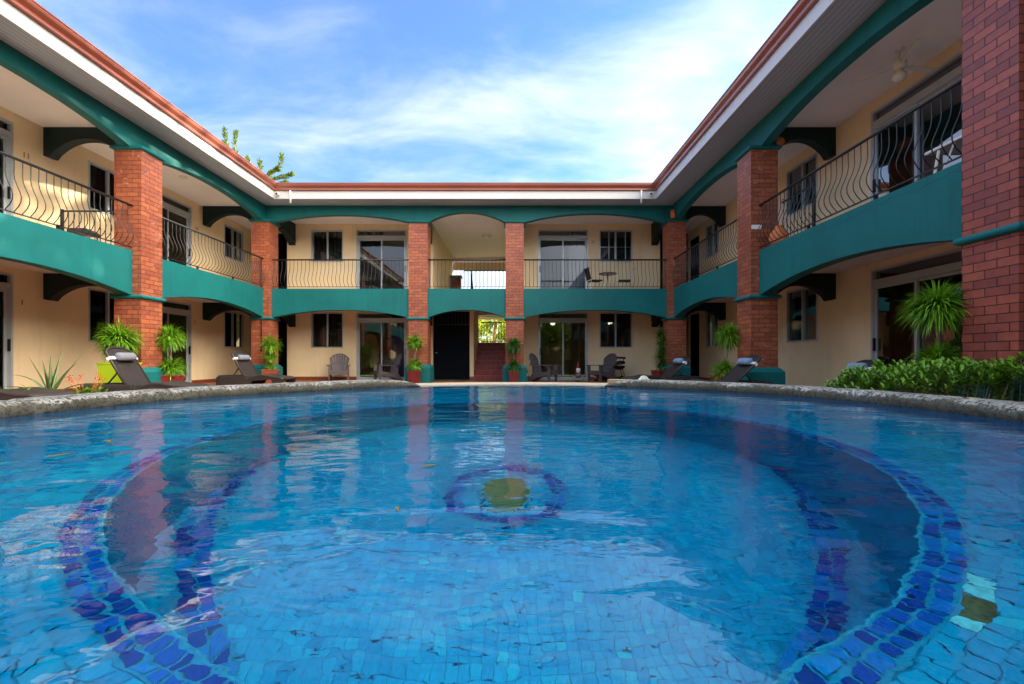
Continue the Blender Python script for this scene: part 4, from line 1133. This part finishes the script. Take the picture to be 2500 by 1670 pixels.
put(copy_tree(LA), -7.98, 12.55, -6, 'smaller looking brown lounger with grey roll pillow before the left corner column')
put(copy_tree(LA), -8.35, 6.35, 2, 'brown lounger cut off at the left edge with only its foot end above the coping')
put(LB2, 4.85, 12.0, 186, 'brown lounger with blue grey pillow leaning before the right corner column')
put(copy_tree(LB2), 5.15, 9.15, 183, 'brown lounger with blue grey pillow at the green plinth of the right brick column')
put(copy_tree(LB2), 5.95, 7.25, 176, 'brown lounger with blue pillow half hidden behind the left end of the hedge', .90)

# ------------------------------------------------------------------ slatted armchairs (fan back)
def make_armchair(label):
    t = thing('slatted_armchair', label, 'armchair', (0,0,0), 0, 'fan backed garden armchairs by the rear wall')
    # x forward (seat front), y width
    m = MB()
    for k in range(6):
        x0 = -.22+k*.095; zz = .40-.0*k - (.22-(x0+.22)*.35)*.35
        m.box(x0, x0+.083, -.27, .27, .25+(x0+.22)*.22, .275+(x0+.22)*.22)
    m.build('seat', 'chair', t, bevel=.005)
    m = MB(); m.box(.345, .375, -.30, .30, .24, .39); m.build('front_apron', 'chair', t, bevel=.008)
    ang = R(68); ca, sa = math.cos(ang), math.sin(ang)
    def BT(s, y, d): return (-.20-s*ca-d*sa, y, .24+s*sa-d*ca)
    m = MB(BT); ns = 7
    for k in range(ns):
        f0 = -1+2*k/ns+.025; f1 = -1+2*(k+1)/ns-.025
        def P(f, s): w = .20+.12*min(1, s/.62); return f*w
        def top(f): return .80-.20*abs(f)**2.2
        for (d0, d1) in ((0, .022),):
            ss = [0, .25, .5]; vs = []
            for d in (d0, d1):
                for s in (0, .3): vs += [(s, P(f0, s), d+.03*abs(f0)*-1), (s, P(f1, s), d-.03*abs(f1))]
                vs += [(top(f0)*.985, P(f0, .7), d-.03*abs(f0)), (top(f1)*.985, P(f1, .7), d-.03*abs(f1))]
            m.add(vs, [(0,1,3,2), (2,3,5,4), (6,8,9,7), (8,10,11,9), (0,2,8,6), (2,4,10,8), (1,7,9,3), (3,9,11,5), (4,5,11,10), (0,6,7,1)])
    bk = m.build('backrest', 'chair', t, bevel=.004)
    m = MB(BT); pts = [(0,-.20,.0)]+[((.80-.20*abs(f)**2.2)*.99, f*.325, -.03*abs(f)) for f in [-1+2*i/16 for i in range(17)]]+[(0,.20,.0)]
    m.tube(pts, .016, 7)
    for f in [-1+2*k/ns for k in range(1, ns)]: m.add([(.02,f*.2-.006,.012), (.02,f*.2+.006,.012), (.72,f*.30+.006,.012), (.72,f*.30-.006,.012)], [(0,1,2,3)])
    m.box(.40, .46, -.30, .30, .02, .04); m.build('back_rim', 'chair', bk, smooth=False)
    for sy in (-1, 1):
        m = MB(); y = sy*.335
        m.prism([(-.40, y-.04), (-.38, y+.04), (.0, y+.055), (.36, y+.06), (.42, y+.03), (.42, y-.03), (.36, y-.06), (.0, y-.045)], 2, .555, .58); m.build('arm', 'chair', t, bevel=.006)
        m = MB(); m.prism([(.28,0), (.37,0), (.385,.555), (.26,.555)], 1, sy*.30-.015, sy*.30+.015); m.prism([(.300, 0), (.34, 0), (.36, .555), (.32, .555)], 1, sy*.318-.004, sy*.335+.012) ; m.build('leg', 'chair', t, bevel=.005)
        m = MB(); m.prism([(.30,.36), (.30,.24), (-.15,.14), (-.42,.0), (-.52,.0), (-.42,.12), (-.30,.30), (-.30,.556), (-.24,.556), (-.18,.30)], 1, sy*.285-.014, sy*.285+.014); m.build('rear_leg', 'chair', t, bevel=.005)
    return t
CH = make_armchair('taupe fan backed armchair below the ground floor left window, facing the pool')
put(CH, -6.12, 16.1, -72, None, 1.0)
put(copy_tree(CH), -4.38, 15.95, -148, 'taupe fan backed armchair in front of the left sliding door, turned left')
put(copy_tree(CH), 1.10, 15.75, -28, 'taupe fan backed armchair just right of the stairway, turned right')
put(copy_tree(CH), 3.12, 15.80, -150, 'taupe fan backed armchair between the red hatted gnome and the black grill')

# ------------------------------------------------------------------ grill, figures, table sets, pots
t = thing('kettle_grill', 'black kettle grill with open lid on wheels against the rear wall', 'grill', (3.80, 16.2, 0), R(8))
m = MB(); m.lathe([(0,.40), (.10,.41), (.19,.46), (.225,.53), (.225,.55), (.21,.55)], 24, cap=False); m.build('bowl', 'black', t, smooth=True)
m = MB(lambda x, y, z_: (x-.0, y, z_+x*.18)); m.lathe([(.225,.59), (.235,.61), (.21,.67), (.12,.71), (0,.72)], 24, cap=False); m.build('lid', 'black', t, smooth=True)
m = MB(lambda x, y, z_: (x, y, z_+x*-.06)); m.box(-.24, .20, -.16, .16, .80, .865); m.build('side_shelf', 'black', t, bevel=.01)
m = MB(); m.tube([(.17,.0,.66), (.19,.0,.82)], .016, 6); m.build('handle', 'black', t)
for q in ([(-.13,0,.44), (-.22,0,.10)], [(.1,.1,.44), (.2,.15,.05)], [(.1,-.1,.44), (.2,-.15,.05)]):
    m = MB(); m.tube(q, .012, 6); m.build('leg', 'black', t)
for x in (-.22, .08):
    m = MB(); m.tube([(x,-.12,.10), (x,-.07,.10)], .10, 16); m.build('wheel', 'black', t)
def gnome(loc, label, s=1, rz=0, hidden=False):
    t = thing('garden_gnome', label, 'garden figure', loc, rz, 'garden figures by the rear wall'); t.scale = (s,)*3
    m = MB(); m.lathe([(0,.11), (.07,.12), (.085,.20), (.08,.30), (.06,.37), (.03,.40), (0,.40)], 16, cap=False)
    m.tube([(-.07,0,.34), (-.12,-.02,.26), (-.135,-.03,.20)], .022, 7, rs=[.028,.024,.02]); m.tube([(.07,0,.34), (.12,-.02,.26), (.135,-.03,.20)], .022, 7, rs=[.028,.024,.02]); m.build('coat', 'gred', t, smooth=True)
    m = MB(); m.lathe([(0,.36), (.045,.38), (.062,.43), (.055,.48), (.03,.51), (0,.52)], 16, cap=False); m.tube([(0,-.055,.45), (0,-.075,.448)], .012, 8)
    for sx in (-1, 1): m.lathe([(0,-.02), (.02,-.012), (.024,0), (.02,.012), (0,.02)], 8, (sx*.137,-.035,.185))
    m.build('face', 'gskin', t, smooth=True)
    m = MB(lambda x, y, z_: (x, y*.7-.045, z_)); m.lathe([(0,.25), (.04,.29), (.072,.36), (.078,.42), (.06,.46), (0,.46)], 14, cap=False); m.build('beard', 'gwhite', t, smooth=True)
    m = MB(); m.lathe([(.068,.47), (.064,.51), (.045,.59), (.02,.69), (.002,.76)], 16, cap=False); m.build('hat', 'gred', t, smooth=True)
    m = MB(lambda x, y, z_: (x, y-.02, z_)); m.lathe([(0,.13), (.082,.15), (.092,.21), (.07,.27), (0,.28)], 14, cap=False); m.build('apron', 'ggrey', t, smooth=True)
    for sx in (-1, 1): m = MB(); m.tube([(sx*.035,0,.03), (sx*.035,0,.14)], .018, 7); m.build('leg', 'gwhite', t, smooth=True)
    m = MB(); m.box(-.075, .075, -.10, .05, 0, .045); m.build('boots', 'black', t, bevel=.015)
gnome((2.33, 16.05, .0), 'white bearded garden gnome with a tall red hat before the right sliding door')
gnome((.52, 15.95, .0), 'garden gnome with red hat half hidden behind the green plinth right of the stairway', .62)
t = thing('red_figurine', 'small shiny red figurine leaning on the wall beside the stairway armchair', 'garden figure', (.76, 15.7, 0), R(10))
m = MB(lambda x, y, z_: (x+z_*.22, y, z_)); m.lathe([(0,.0), (.07,.01), (.075,.08), (.05,.16), (.06,.22), (.035,.27), (0,.28)], 14, cap=False); m.tube([(.05,0,.2), (.11,-.02,.19)], .015, 6); m.tube([(-.05,0,.2), (-.08,-.02,.12)], .015, 6); m.build('body', 'gred', t, smooth=True)
m = MB(lambda x, y, z_: (x+z_*.22, y, z_)); m.lathe([(0,.26), (.035,.28), (.045,.32), (.03,.36), (0,.37)], 14, cap=False); m.build('head', 'gskin', t, smooth=True)
m = MB(lambda x, y, z_: (x+z_*.22, y, z_)); m.lathe([(.05,.33), (.045,.36), (.02,.39), (0,.40)], 14, cap=False); m.build('cap', 'brown', t, smooth=True)
for x, lab in ((2.92, 'small red lidded jar under the armchair beside the gnome'), (3.12, 'small dark red jar with pale lid under the armchair by the grill')):
    t = thing('glazed_jar', lab, 'jar', (x, 16.0, 0), 0, 'red jars under the right armchair')
    m = MB(); m.lathe([(0,.0), (.055,.01), (.07,.05), (.06,.10), (.04,.115), (0,.115)], 14, cap=False); m.build('jar_body', 'gred', t, smooth=True)
    m = MB(); m.lathe([(.045,.115), (.045,.135), (0,.15)], 14, cap=False); m.build('lid', 'white', t, smooth=True)

# bistro set on the upper rear balcony
t = thing('bistro_table', 'round bistro table with chrome pedestal on the upper rear balcony', 'table', (3.36, 16.0, Z2))
m = MB(); m.lathe([(0,.66), (.29,.66), (.315,.675), (.315,.69), (0,.69)], 28, cap=False); m.build('table_top', 'tabletop', t)
m = MB(); m.tube([(0,0,.02), (0,0,.66)], .028, 12); m.build('pedestal', 'knob', t, smooth=True)
m = MB(); m.lathe([(0,.0), (.20,.0), (.19,.015), (.04,.03), (0,.03)], 24, cap=False); m.build('base', 'knob', t)
pl = thing('serving_plate', 'white and blue plate lying on the round bistro table', 'plate', (3.36, 15.97, Z2+.69))
m = MB(); m.lathe([(0,.0), (.07,.0), (.11,.016), (.105,.018), (.06,.008), (0,.008)], 24, cap=False); m.build('plate_dish', 'pillow', pl, smooth=True)
def bistro_chair(label):
    t = thing('mesh_chair', label, 'chair', (0,0,0), 0, 'black mesh chairs on the upper rear balcony')
    m = MB(); m.prism([(-.20,.44), (.20,.45), (.215,.42), (-.20,.405)], 1, -.21, .21); m.build('seat', 'seatblk', t, bevel=.008)
    m = MB(); m.prism([(-.20,.46), (-.235,.47), (-.335,.86), (-.31,.87)], 1, -.20, .20); m.build('backrest', 'seatblk', t, bevel=.008)
    for sy in (-1, 1):
        y = sy*.215
        m = MB(); m.tube([(.22,y,.44), (.26,y,.36), (.235,y,.0)], .011, 6); m.build('leg', 'knob', t)
        m = MB(); m.tube([(-.32,y,.86), (-.21,y,.44), (-.27,y,.0)], .011, 6); m.build('leg', 'knob', t)
    return t
bc = bistro_chair('black mesh chair left of the round table on the upper balcony'); put(bc, 2.92, 16.0, 12); bc.location.z = Z2
bc2 = put(copy_tree(bc), 3.95, 16.0, 170, 'black mesh chair right of the round table on the upper balcony'); bc2.location.z = Z2

# folding table on the near right balcony
t = thing('folding_table', 'white folding table with crossed legs on the near right balcony', 'table', (6.15, 5.86, Z2))
m = MB(); m.box(-.28, .28, -.72, .62, .580, .615); m.build('table_top', 'white', t, bevel=.006)
m = MB(); m.box(-.255, .255, -.69, .59, .570, .5795); m.build('table_underside', 'tabletop', t)
for y in (-.5, .5):
    m = MB()
    m.tube([(-.24,y-.06,.57), (-.24,y+.06,0)], .018, 6); m.tube([(-.24, y+.02,.0), (-.24,y-.28 if y > 0 else y+.28,.57)], .012, 6)
    m.tube([(.24,y-.06,.57), (.24,y+.06,0)], .018, 6); m.tube([(-.24,y+.06,.12), (.24,y+.06,.12)], .012, 6); m.build('leg_frame', 'white', t)
# terracotta pot
t = thing('clay_pot', 'round orange clay pot behind the railing at the right brick column', 'pot', (5.52, 9.42, Z2+.0))
m = MB(); m.lathe([(0,0), (.10,0), (.17,.10), (.185,.20), (.15,.31), (.09,.36), (.075,.40), (.09,.43), (.07,.43), (.055,.38)], 26, cap=False); m.build('pot_body', 'terra', t, smooth=True)
# wrought iron divider gates
def iron_gate(label, loc, rz, w, h):
    t = thing('iron_divider', label, 'gate', loc, rz, 'wrought iron balcony dividers')
    m = MB(); m.box(0, .05, -.025, .025, 0, h+.03); m.build('post', 'black', t, bevel=.006)
    m = MB(); m.box(.05, w, -.016, .016, h-.03, h); m.box(.05, w, -.016, .016, .12, .15); m.build('frame', 'black', t)
    m = MB(); n = int(w/.125)
    for i in range(1, n+1):
        x = .05+(w-.05)*i/(n+.5); m.tube([(x,0,.0 if i % 3 == 0 else .13), (x,0,h-.03)], .008, 5)
        zz = .42+.10*(i % 2); m.lathe([(.0,-.022), (.018,0), (0,.022)], 6, (x,0,zz))
    m.build('bars', 'black', t)
    m = MB(); m.tube([(w-.02+.035*math.cos(a), 0, h+.02+.035*math.sin(a)) for a in [i*.5 for i in range(11)]], .006, 5); m.build('scroll', 'black', t)
iron_gate('black wrought iron divider across the left balcony beside the brick column', (-9.86, 9.95, Z2), 0, 1.38, .93)
iron_gate('black wrought iron divider along the right balcony behind the clay pot', (5.80, 8.72, Z2), R(90), 1.05, 1.05)
t = thing('wicker_stool', 'low dark wicker stool behind the railing of balcony 11', 'stool', (-8.80, 9.35, Z2), R(12)); t.scale = (.72, .72, .8)
m = MB(); m.prism([(-.27,.30), (-.25,.40), (.20,.42), (.30,.33), (.27,.28)], 1, -.25, .25); m.build('seat', 'brown', t, bevel=.02)
for x in (-.23, .23):
    for y in (-.2, .2): m = MB(); m.tube([(x,y,0), (x*.95,y*.95,.3)], .02, 6); m.build('leg', 'brown', t)
# white skimmer cover on the right coping
t = thing('skimmer_cover', 'small white half round plastic cover sitting on the right coping', 'cover', (1.15, 3.97, PW+.055))
m = MB(); m.prism([(-.048,0), (.048,0), (.048,.012), (.034,.016), (.026,.03), (.012,.040), (-.012,.040), (-.026,.03), (-.034,.016), (-.048,.012)], 1, -.02, .02); m.build('cover_body', 'white', t, bevel=.003)

# leaves in the pool
lf = [(-.186, .735, PW+.001, 'small dark green leaf floating below and left of the drain'), (-.203, 1.0, PW+.001, 'round brown leaf floating left of the drain ring'), (-1.20, 1.34, PW+.001, 'brown leaf floating by the left brick column reflection'),
      (-1.13, 1.10, PW+.001, 'long dead leaf floating near the left photo edge'), (1.265, 1.42, PW+.001, 'thin dark leaf floating at the right side of the pool'), (-.526, .70, PW+.001, 'tiny dark leaf floating above the left floor band')]
for k, (x, y, z_, lab) in enumerate(lf):
    m = MB(); rn = random.Random(k); s = (.011, .028, .026, .034, .034, .008)[k]; a = rn.uniform(0, 6)
    if k == 4: s = .03
    pts = [(0,0), (.5,.28), (1,.3), (1.6,.12), (2,0), (1.6,-.15), (1,-.32), (.5,-.25)]
    wv = .5 if k == 4 else 1
    m.add([(x+s*(px*math.cos(a)-py*wv*math.sin(a)), y+s*(px*math.sin(a)+py*wv*math.cos(a)), z_+.002*math.sin(px*2)) for px, py in pts], [tuple(range(8))])
    o = m.build('fallen_leaf', 'deadleaf', recalc=False); tag(o, lab, 'leaf', 'fallen leaves in the pool'); sd_ = o.modifiers.new('s', 'SOLIDIFY'); sd_.thickness = .0006

# ------------------------------------------------------------------ trees outside
def tree(loc, label, h, r, n, mat, tmat='trunk', seed=1, ls=.12, trunk_r=.14, clumps=14, flat=.8, group=None, name='tree'):
    t = thing(name, label, 'tree', loc, 0, group); rn = random.Random(seed)
    m = MB(); top = Vector((rn.uniform(-.3,.3), rn.uniform(-.3,.3), h-r*.8)); m.tube([(0,0,0), tuple(top*.5), tuple(top)], trunk_r, 8, rs=[trunk_r, trunk_r*.8, trunk_r*.5])
    cl = []
    for k in range(clumps):
        a = rn.uniform(0, 2*PI); zz = rn.uniform(-.7, .9); rr = r*math.sqrt(1-zz*zz*.8)*rn.uniform(.45, .9)
        c = Vector((math.cos(a)*rr, math.sin(a)*rr, h-r+zz*r*flat)); cl.append((c, r*rn.uniform(.28,.45)))
        m.tube([tuple(top*rn.uniform(.6,1)), tuple(c)], .03, 5, rs=[trunk_r*.35, .015])
    m.build('trunk', tmat, t, smooth=True)
    f = MB()
    for k in range(n):
        c, cr = cl[k % clumps]; d = Vector((rn.gauss(0,1), rn.gauss(0,1), rn.gauss(0,1))).normalized()
        p = c+d*cr*rn.uniform(.3,1)**.6; l = ls*rn.uniform(.6,1.4); q = Vector((rn.gauss(0,1), rn.gauss(0,1), rn.gauss(-.3,.6))).normalized(); s = q.cross(Vector((rn.gauss(0,1), rn.gauss(0,1), rn.gauss(0,1)))).normalized()
        f.add([tuple(p), tuple(p+q*l*.5+s*l*.28), tuple(p+q*l), tuple(p+q*l*.5-s*l*.28)], [(0,1,2,3)], max(0, min(1, rn.gauss(.45,.22)+.2*d.z)))
    f.build('crown', mat, t, recalc=False, tones=True)
    return t
# plumed tree behind the left roof
t = thing('tall_tree', 'tree with upright feathery branch tips rising above the left roof edge', 'tree', (-12.4, 21.6, 0)); rn = random.Random(12)
m = MB(); f = MB(); m.tube([(0,0,0), (.1,0,4), (.3,0,7.5)], .2, 8, rs=[.22,.18,.12])
def plume(pts, n=110, sp=.16):
    P = [Vector(p)-Vector((-12.4, 21.6, 0)) for p in pts]; m.tube([tuple(p) for p in P], .02, 5, rs=[.035-.02*i/(len(P)-1) for i in range(len(P))])
    for k in range(int(n*1.25)):
        t_ = rn.random()**.8*(len(P)-1.001); i = int(t_); q = P[i].lerp(P[i+1], t_-i); d = (P[i+1]-P[i]).normalized()
        o = Vector((rn.gauss(0,1), rn.gauss(0,1), rn.gauss(0,1))); o = (o-d*o.dot(d)).normalized(); v = (o+d*1.1).normalized(); l = rn.uniform(.13,.26); s = v.cross(Vector((rn.gauss(0,1),rn.gauss(0,1),rn.gauss(0,1)))).normalized()
        f.add([tuple(q), tuple(q+v*l*.5+s*l*.13), tuple(q+v*l), tuple(q+v*l*.5-s*l*.13)], [(0,1,2,3)], max(0, min(1, rn.gauss(.5,.25))))
def PX(x, y, d=21.5): return ((x-1250)*d/1111, d, (877-y)*d/1111+E)
plume([PX(590,420), PX(560,380), PX(550,345), PX(549,316)], 160); plume([PX(600,430), PX(578,385), PX(572,350), PX(576,322)], 160)
plume([PX(600,450), PX(612,420), PX(606,400), PX(604,385)], 120); plume([PX(640,450), PX(634,425), PX(636,405), PX(634,392)], 120)
plume([PX(640,460), PX(660,425), PX(684,405), PX(688,380)], 200); plume([PX(640,455), PX(670,435), PX(700,430), PX(714,424)], 180)
plume([PX(620,450), PX(650,430), PX(668,415), PX(680,413)], 160); plume([PX(620,470), PX(680,450), PX(700,446)], 160)
plume([PX(560,460), PX(620,450), PX(660,440)], 260)
m.build('trunk', 'trunk', t); f.build('crown', 'treeleaf', t, recalc=False, tones=True)
# trees beyond the right wing (they shade the low sun)
rt = [(17.0, 11.5, 15.2, 3.8), (16.6, 16.4, 15.8, 4.0), (17.2, 21.5, 15.4, 4.0), (16.8, 26.5, 15.0, 3.9)]
rl = ['tree standing beyond the near end of the right wing', 'tree standing beyond the middle of the right wing', 'tree standing beyond the far part of the right wing', 'tree standing beyond the rear corner of the right wing']
for k, (x, y, h, r) in enumerate(rt): tree((x, y, 0), rl[k], h, r, 4300, 'treeleaf', seed=30+k, ls=.40, clumps=26, group='trees beyond the right wing')
# garden behind the stairway
gl = [(-2.4, 27, 3.6, 1.5), (.2, 28.5, 4.2, 1.7), (2.2, 26.5, 3.3, 1.4), (-.8, 33, 5.0, 2.2), (-5, 30, 4.4, 2), (4.8, 31, 4.6, 2)]
gn = ['sunlit garden shrub seen left through the stairway opening', 'sunlit garden tree seen in the middle of the stairway opening', 'sunlit garden shrub seen right through the stairway opening', 'yellow green tree farther behind the stairway opening', 'garden tree behind the rear wing to the left of the stairway', 'garden tree behind the rear wing to the right of the stairway']
for k, (x, y, h, r) in enumerate(gl): tree((x, y, 0), gn[k], h, r, 1500, 'garden', 'gardentrunk', seed=60+k, ls=.22, clumps=12, trunk_r=.09, group='garden trees behind the stairway', name='garden_tree')
t = thing('sky_block_wall', 'plain rendered wall added unseen behind the camera to darken the door reflections', 'wall', (-1.4, -17, 0))  # added out of view, keeps bright sky out of the door reflections
m = MB(); m.box(-16, 16, -.1, .1, 0, 3.0); m.build('wall_body', 'exterior', t); m = MB(); m.box(-16, 16, -.14, .14, 3.002, 3.08); m.build('wall_coping', 'ledge', t)
for k, (x, y, h, r) in enumerate([(-11, -13, 6.2, 3.2), (-5.5, -14, 7.0, 3.4), (.5, -14.5, 6.4, 3.3), (6.2, -13.6, 7.2, 3.4), (11.5, -13, 6.4, 3.2)]):  # trees added out of view, they block low sky and darken the glass
    tree((x, y, 0), ['unseen added tree far left behind the camera', 'unseen added tree second from the left behind the camera', 'unseen added tree in the middle behind the camera', 'unseen added tree second from the right behind the camera', 'unseen added tree far right behind the camera'][k], h, r, 2600, 'treeleaf', seed=90+k, ls=.6, clumps=14, group='unseen trees added to block the low sky')
t = thing('palm_trunk_tree', 'pale sunlit slender trunk seen through the stairway opening', 'tree', (-.98, 24.5, 0))
m = MB(); m.tube([(0,0,0), (.03,0,2), (.10,0,3.2)], .075, 10, rs=[.10,.075,.06]); m.build('trunk', 'gardentrunk', t, smooth=True)
m = MB(); leaves_ball(m, (.12,0,2.9), 1.0, 60, 5, w=.12); m.build('crown', 'garden', t, recalc=False, tones=True)
m = MB(); rn = random.Random(77)
for k in range(2600):
    x = rn.uniform(-5, 5); y = rn.uniform(23.6, 27); h = rn.uniform(.5, 1.7)*(1+.3*(y-23)/4); a = rn.uniform(-.5,.5)
    m.add([(x-.012, y, 0), (x+.012, y, 0), (x+a*h*.5+.012, y, h*.6), (x+a*h, y+.05, h), (x+a*h*.5-.012, y, h*.6)], [(0,1,2,3,4)], rn.random())
tag(m.build('tall_grass', 'garden', recalc=False, tones=True), 'tall sunlit grass growing behind the stairway', 'grass', kind='stuff')

# ------------------------------------------------------------------ world, sun, camera
SUN_EL, SUN_AZ = 19.0, 66.0          # azimuth measured from +Y towards +X
w = bpy.data.worlds.new('World'); sc.world = w; w.use_nodes = True; nt = w.node_tree; nt.nodes.clear()
out = nd(nt, 'ShaderNodeOutputWorld'); bg = nd(nt, 'ShaderNodeBackground'); bg.inputs[1].default_value = .15; lk(nt, bg.outputs[0], out.inputs[0])
sky = nd(nt, 'ShaderNodeTexSky', sky_type='NISHITA', sun_disc=False, sun_elevation=R(SUN_EL), sun_rotation=R(SUN_AZ)); sky.dust_density = .4; sky.air_density = 1.0; sky.ozone_density = 2.5
tc = nd(nt, 'ShaderNodeTexCoord').outputs['Generated']
sx = nd(nt, 'ShaderNodeSeparateXYZ'); lk(nt, tc, sx.inputs[0]); X, Y, Z = sx.outputs
zc = math_(nt, 'ADD', math_(nt, 'MAXIMUM', Z, 0.0), .16)
cb = nd(nt, 'ShaderNodeCombineXYZ'); lk(nt, math_(nt, 'DIVIDE', X, zc), cb.inputs[0]); lk(nt, math_(nt, 'DIVIDE', Y, zc), cb.inputs[1])
mp = nd(nt, 'ShaderNodeMapping'); mp.inputs['Rotation'].default_value = (0, 0, R(28)); mp.inputs['Scale'].default_value = (.55, 1.25, 1); lk(nt, cb.outputs[0], mp.inputs[0])
big = noi(nt, mp.outputs[0], .85, 6, .52, .6)
mp2 = nd(nt, 'ShaderNodeMapping'); mp2.inputs['Rotation'].default_value = (0, 0, R(-34)); mp2.inputs['Scale'].default_value = (1.0, 1.8, 1); mp2.inputs['Location'].default_value = (3.3, 1.2, 0); lk(nt, cb.outputs[0], mp2.inputs[0])
fine = noi(nt, mp2.outputs[0], 1.7, 10, .60, .45)
# cover grows towards the horizon and towards the right
cov = math_(nt, 'MULTIPLY_ADD', X, .34, math_(nt, 'MULTIPLY_ADD', Z, -.95, .42))
dn = math_(nt, 'ADD', math_(nt, 'ADD', math_(nt, 'MULTIPLY', big, 1.75), math_(nt, 'MULTIPLY', fine, .95)), cov)
c1 = ramp(nt, dn, [(.0, (0,0,0)), (1, (1,1,1))])
mr = nd(nt, 'ShaderNodeMapRange', interpolation_type='SMOOTHSTEP'); lk(nt, dn, mr.inputs[0]); mr.inputs[1].default_value = .98; mr.inputs[2].default_value = 1.80
veil = math_(nt, 'MULTIPLY_ADD', mr.outputs[0], .90, .08)
# unseen bright sky added overhead and behind the camera, lights the courtyard
ov = nd(nt, 'ShaderNodeMapRange', interpolation_type='SMOOTHSTEP'); lk(nt, math_(nt, 'SUBTRACT', math_(nt, 'MULTIPLY', Z, 1.0), math_(nt, 'MULTIPLY', Y, .55)), ov.inputs[0]); ov.inputs[1].default_value = .22; ov.inputs[2].default_value = .75
skyc = mixc(nt, 1.0, sky.outputs[0], (.37, .67, 1.00), 'MULTIPLY')
c = mixc(nt, math_(nt, 'MULTIPLY', veil, .96), skyc, (3.6, 3.75, 3.95))
ox = nd(nt, 'ShaderNodeMapRange', interpolation_type='SMOOTHSTEP'); lk(nt, X, ox.inputs[0]); ox.inputs[1].default_value = -.05; ox.inputs[2].default_value = .95
OVER = mixc(nt, ox.outputs[0], (3.6, 4.3, 5.4), (44.0, 38.5, 31.0))
c = mixc(nt, ov.outputs[0], c, OVER)
lk(nt, c, bg.inputs[0])

ld = bpy.data.lights.new('sun', 'SUN'); ld.energy = 5.0; ld.angle = R(.5); ld.color = (1, .86, .66)
lo = bpy.data.objects.new('sun', ld); col.objects.link(lo)
el, az = R(SUN_EL), R(SUN_AZ); dirv = Vector((math.cos(el)*math.sin(az), math.cos(el)*math.cos(az), math.sin(el)))
lo.rotation_euler = dirv.to_track_quat('Z', 'Y').to_euler(); lo.location = (20, 20, 30)

cam = bpy.data.cameras.new('camera'); cam.lens = 16; cam.sensor_width = 36; cam.shift_y = 42/2500; cam.clip_end = 2000; cam.clip_start = .02
co = bpy.data.objects.new('camera', cam); col.objects.link(co); co.location = (0, 0, E); co.rotation_euler = (R(90), 0, 0)
sc.camera = co
sc.view_settings.view_transform = 'Standard'; sc.view_settings.look = 'None'; sc.view_settings.gamma = 1; sc.view_settings.exposure = 1.45
sc.cycles.max_bounces = 10; sc.cycles.diffuse_bounces = 5; sc.cycles.transmission_bounces = 8; sc.cycles.transparent_max_bounces = 12
sc.cycles.sample_clamp_indirect = 6
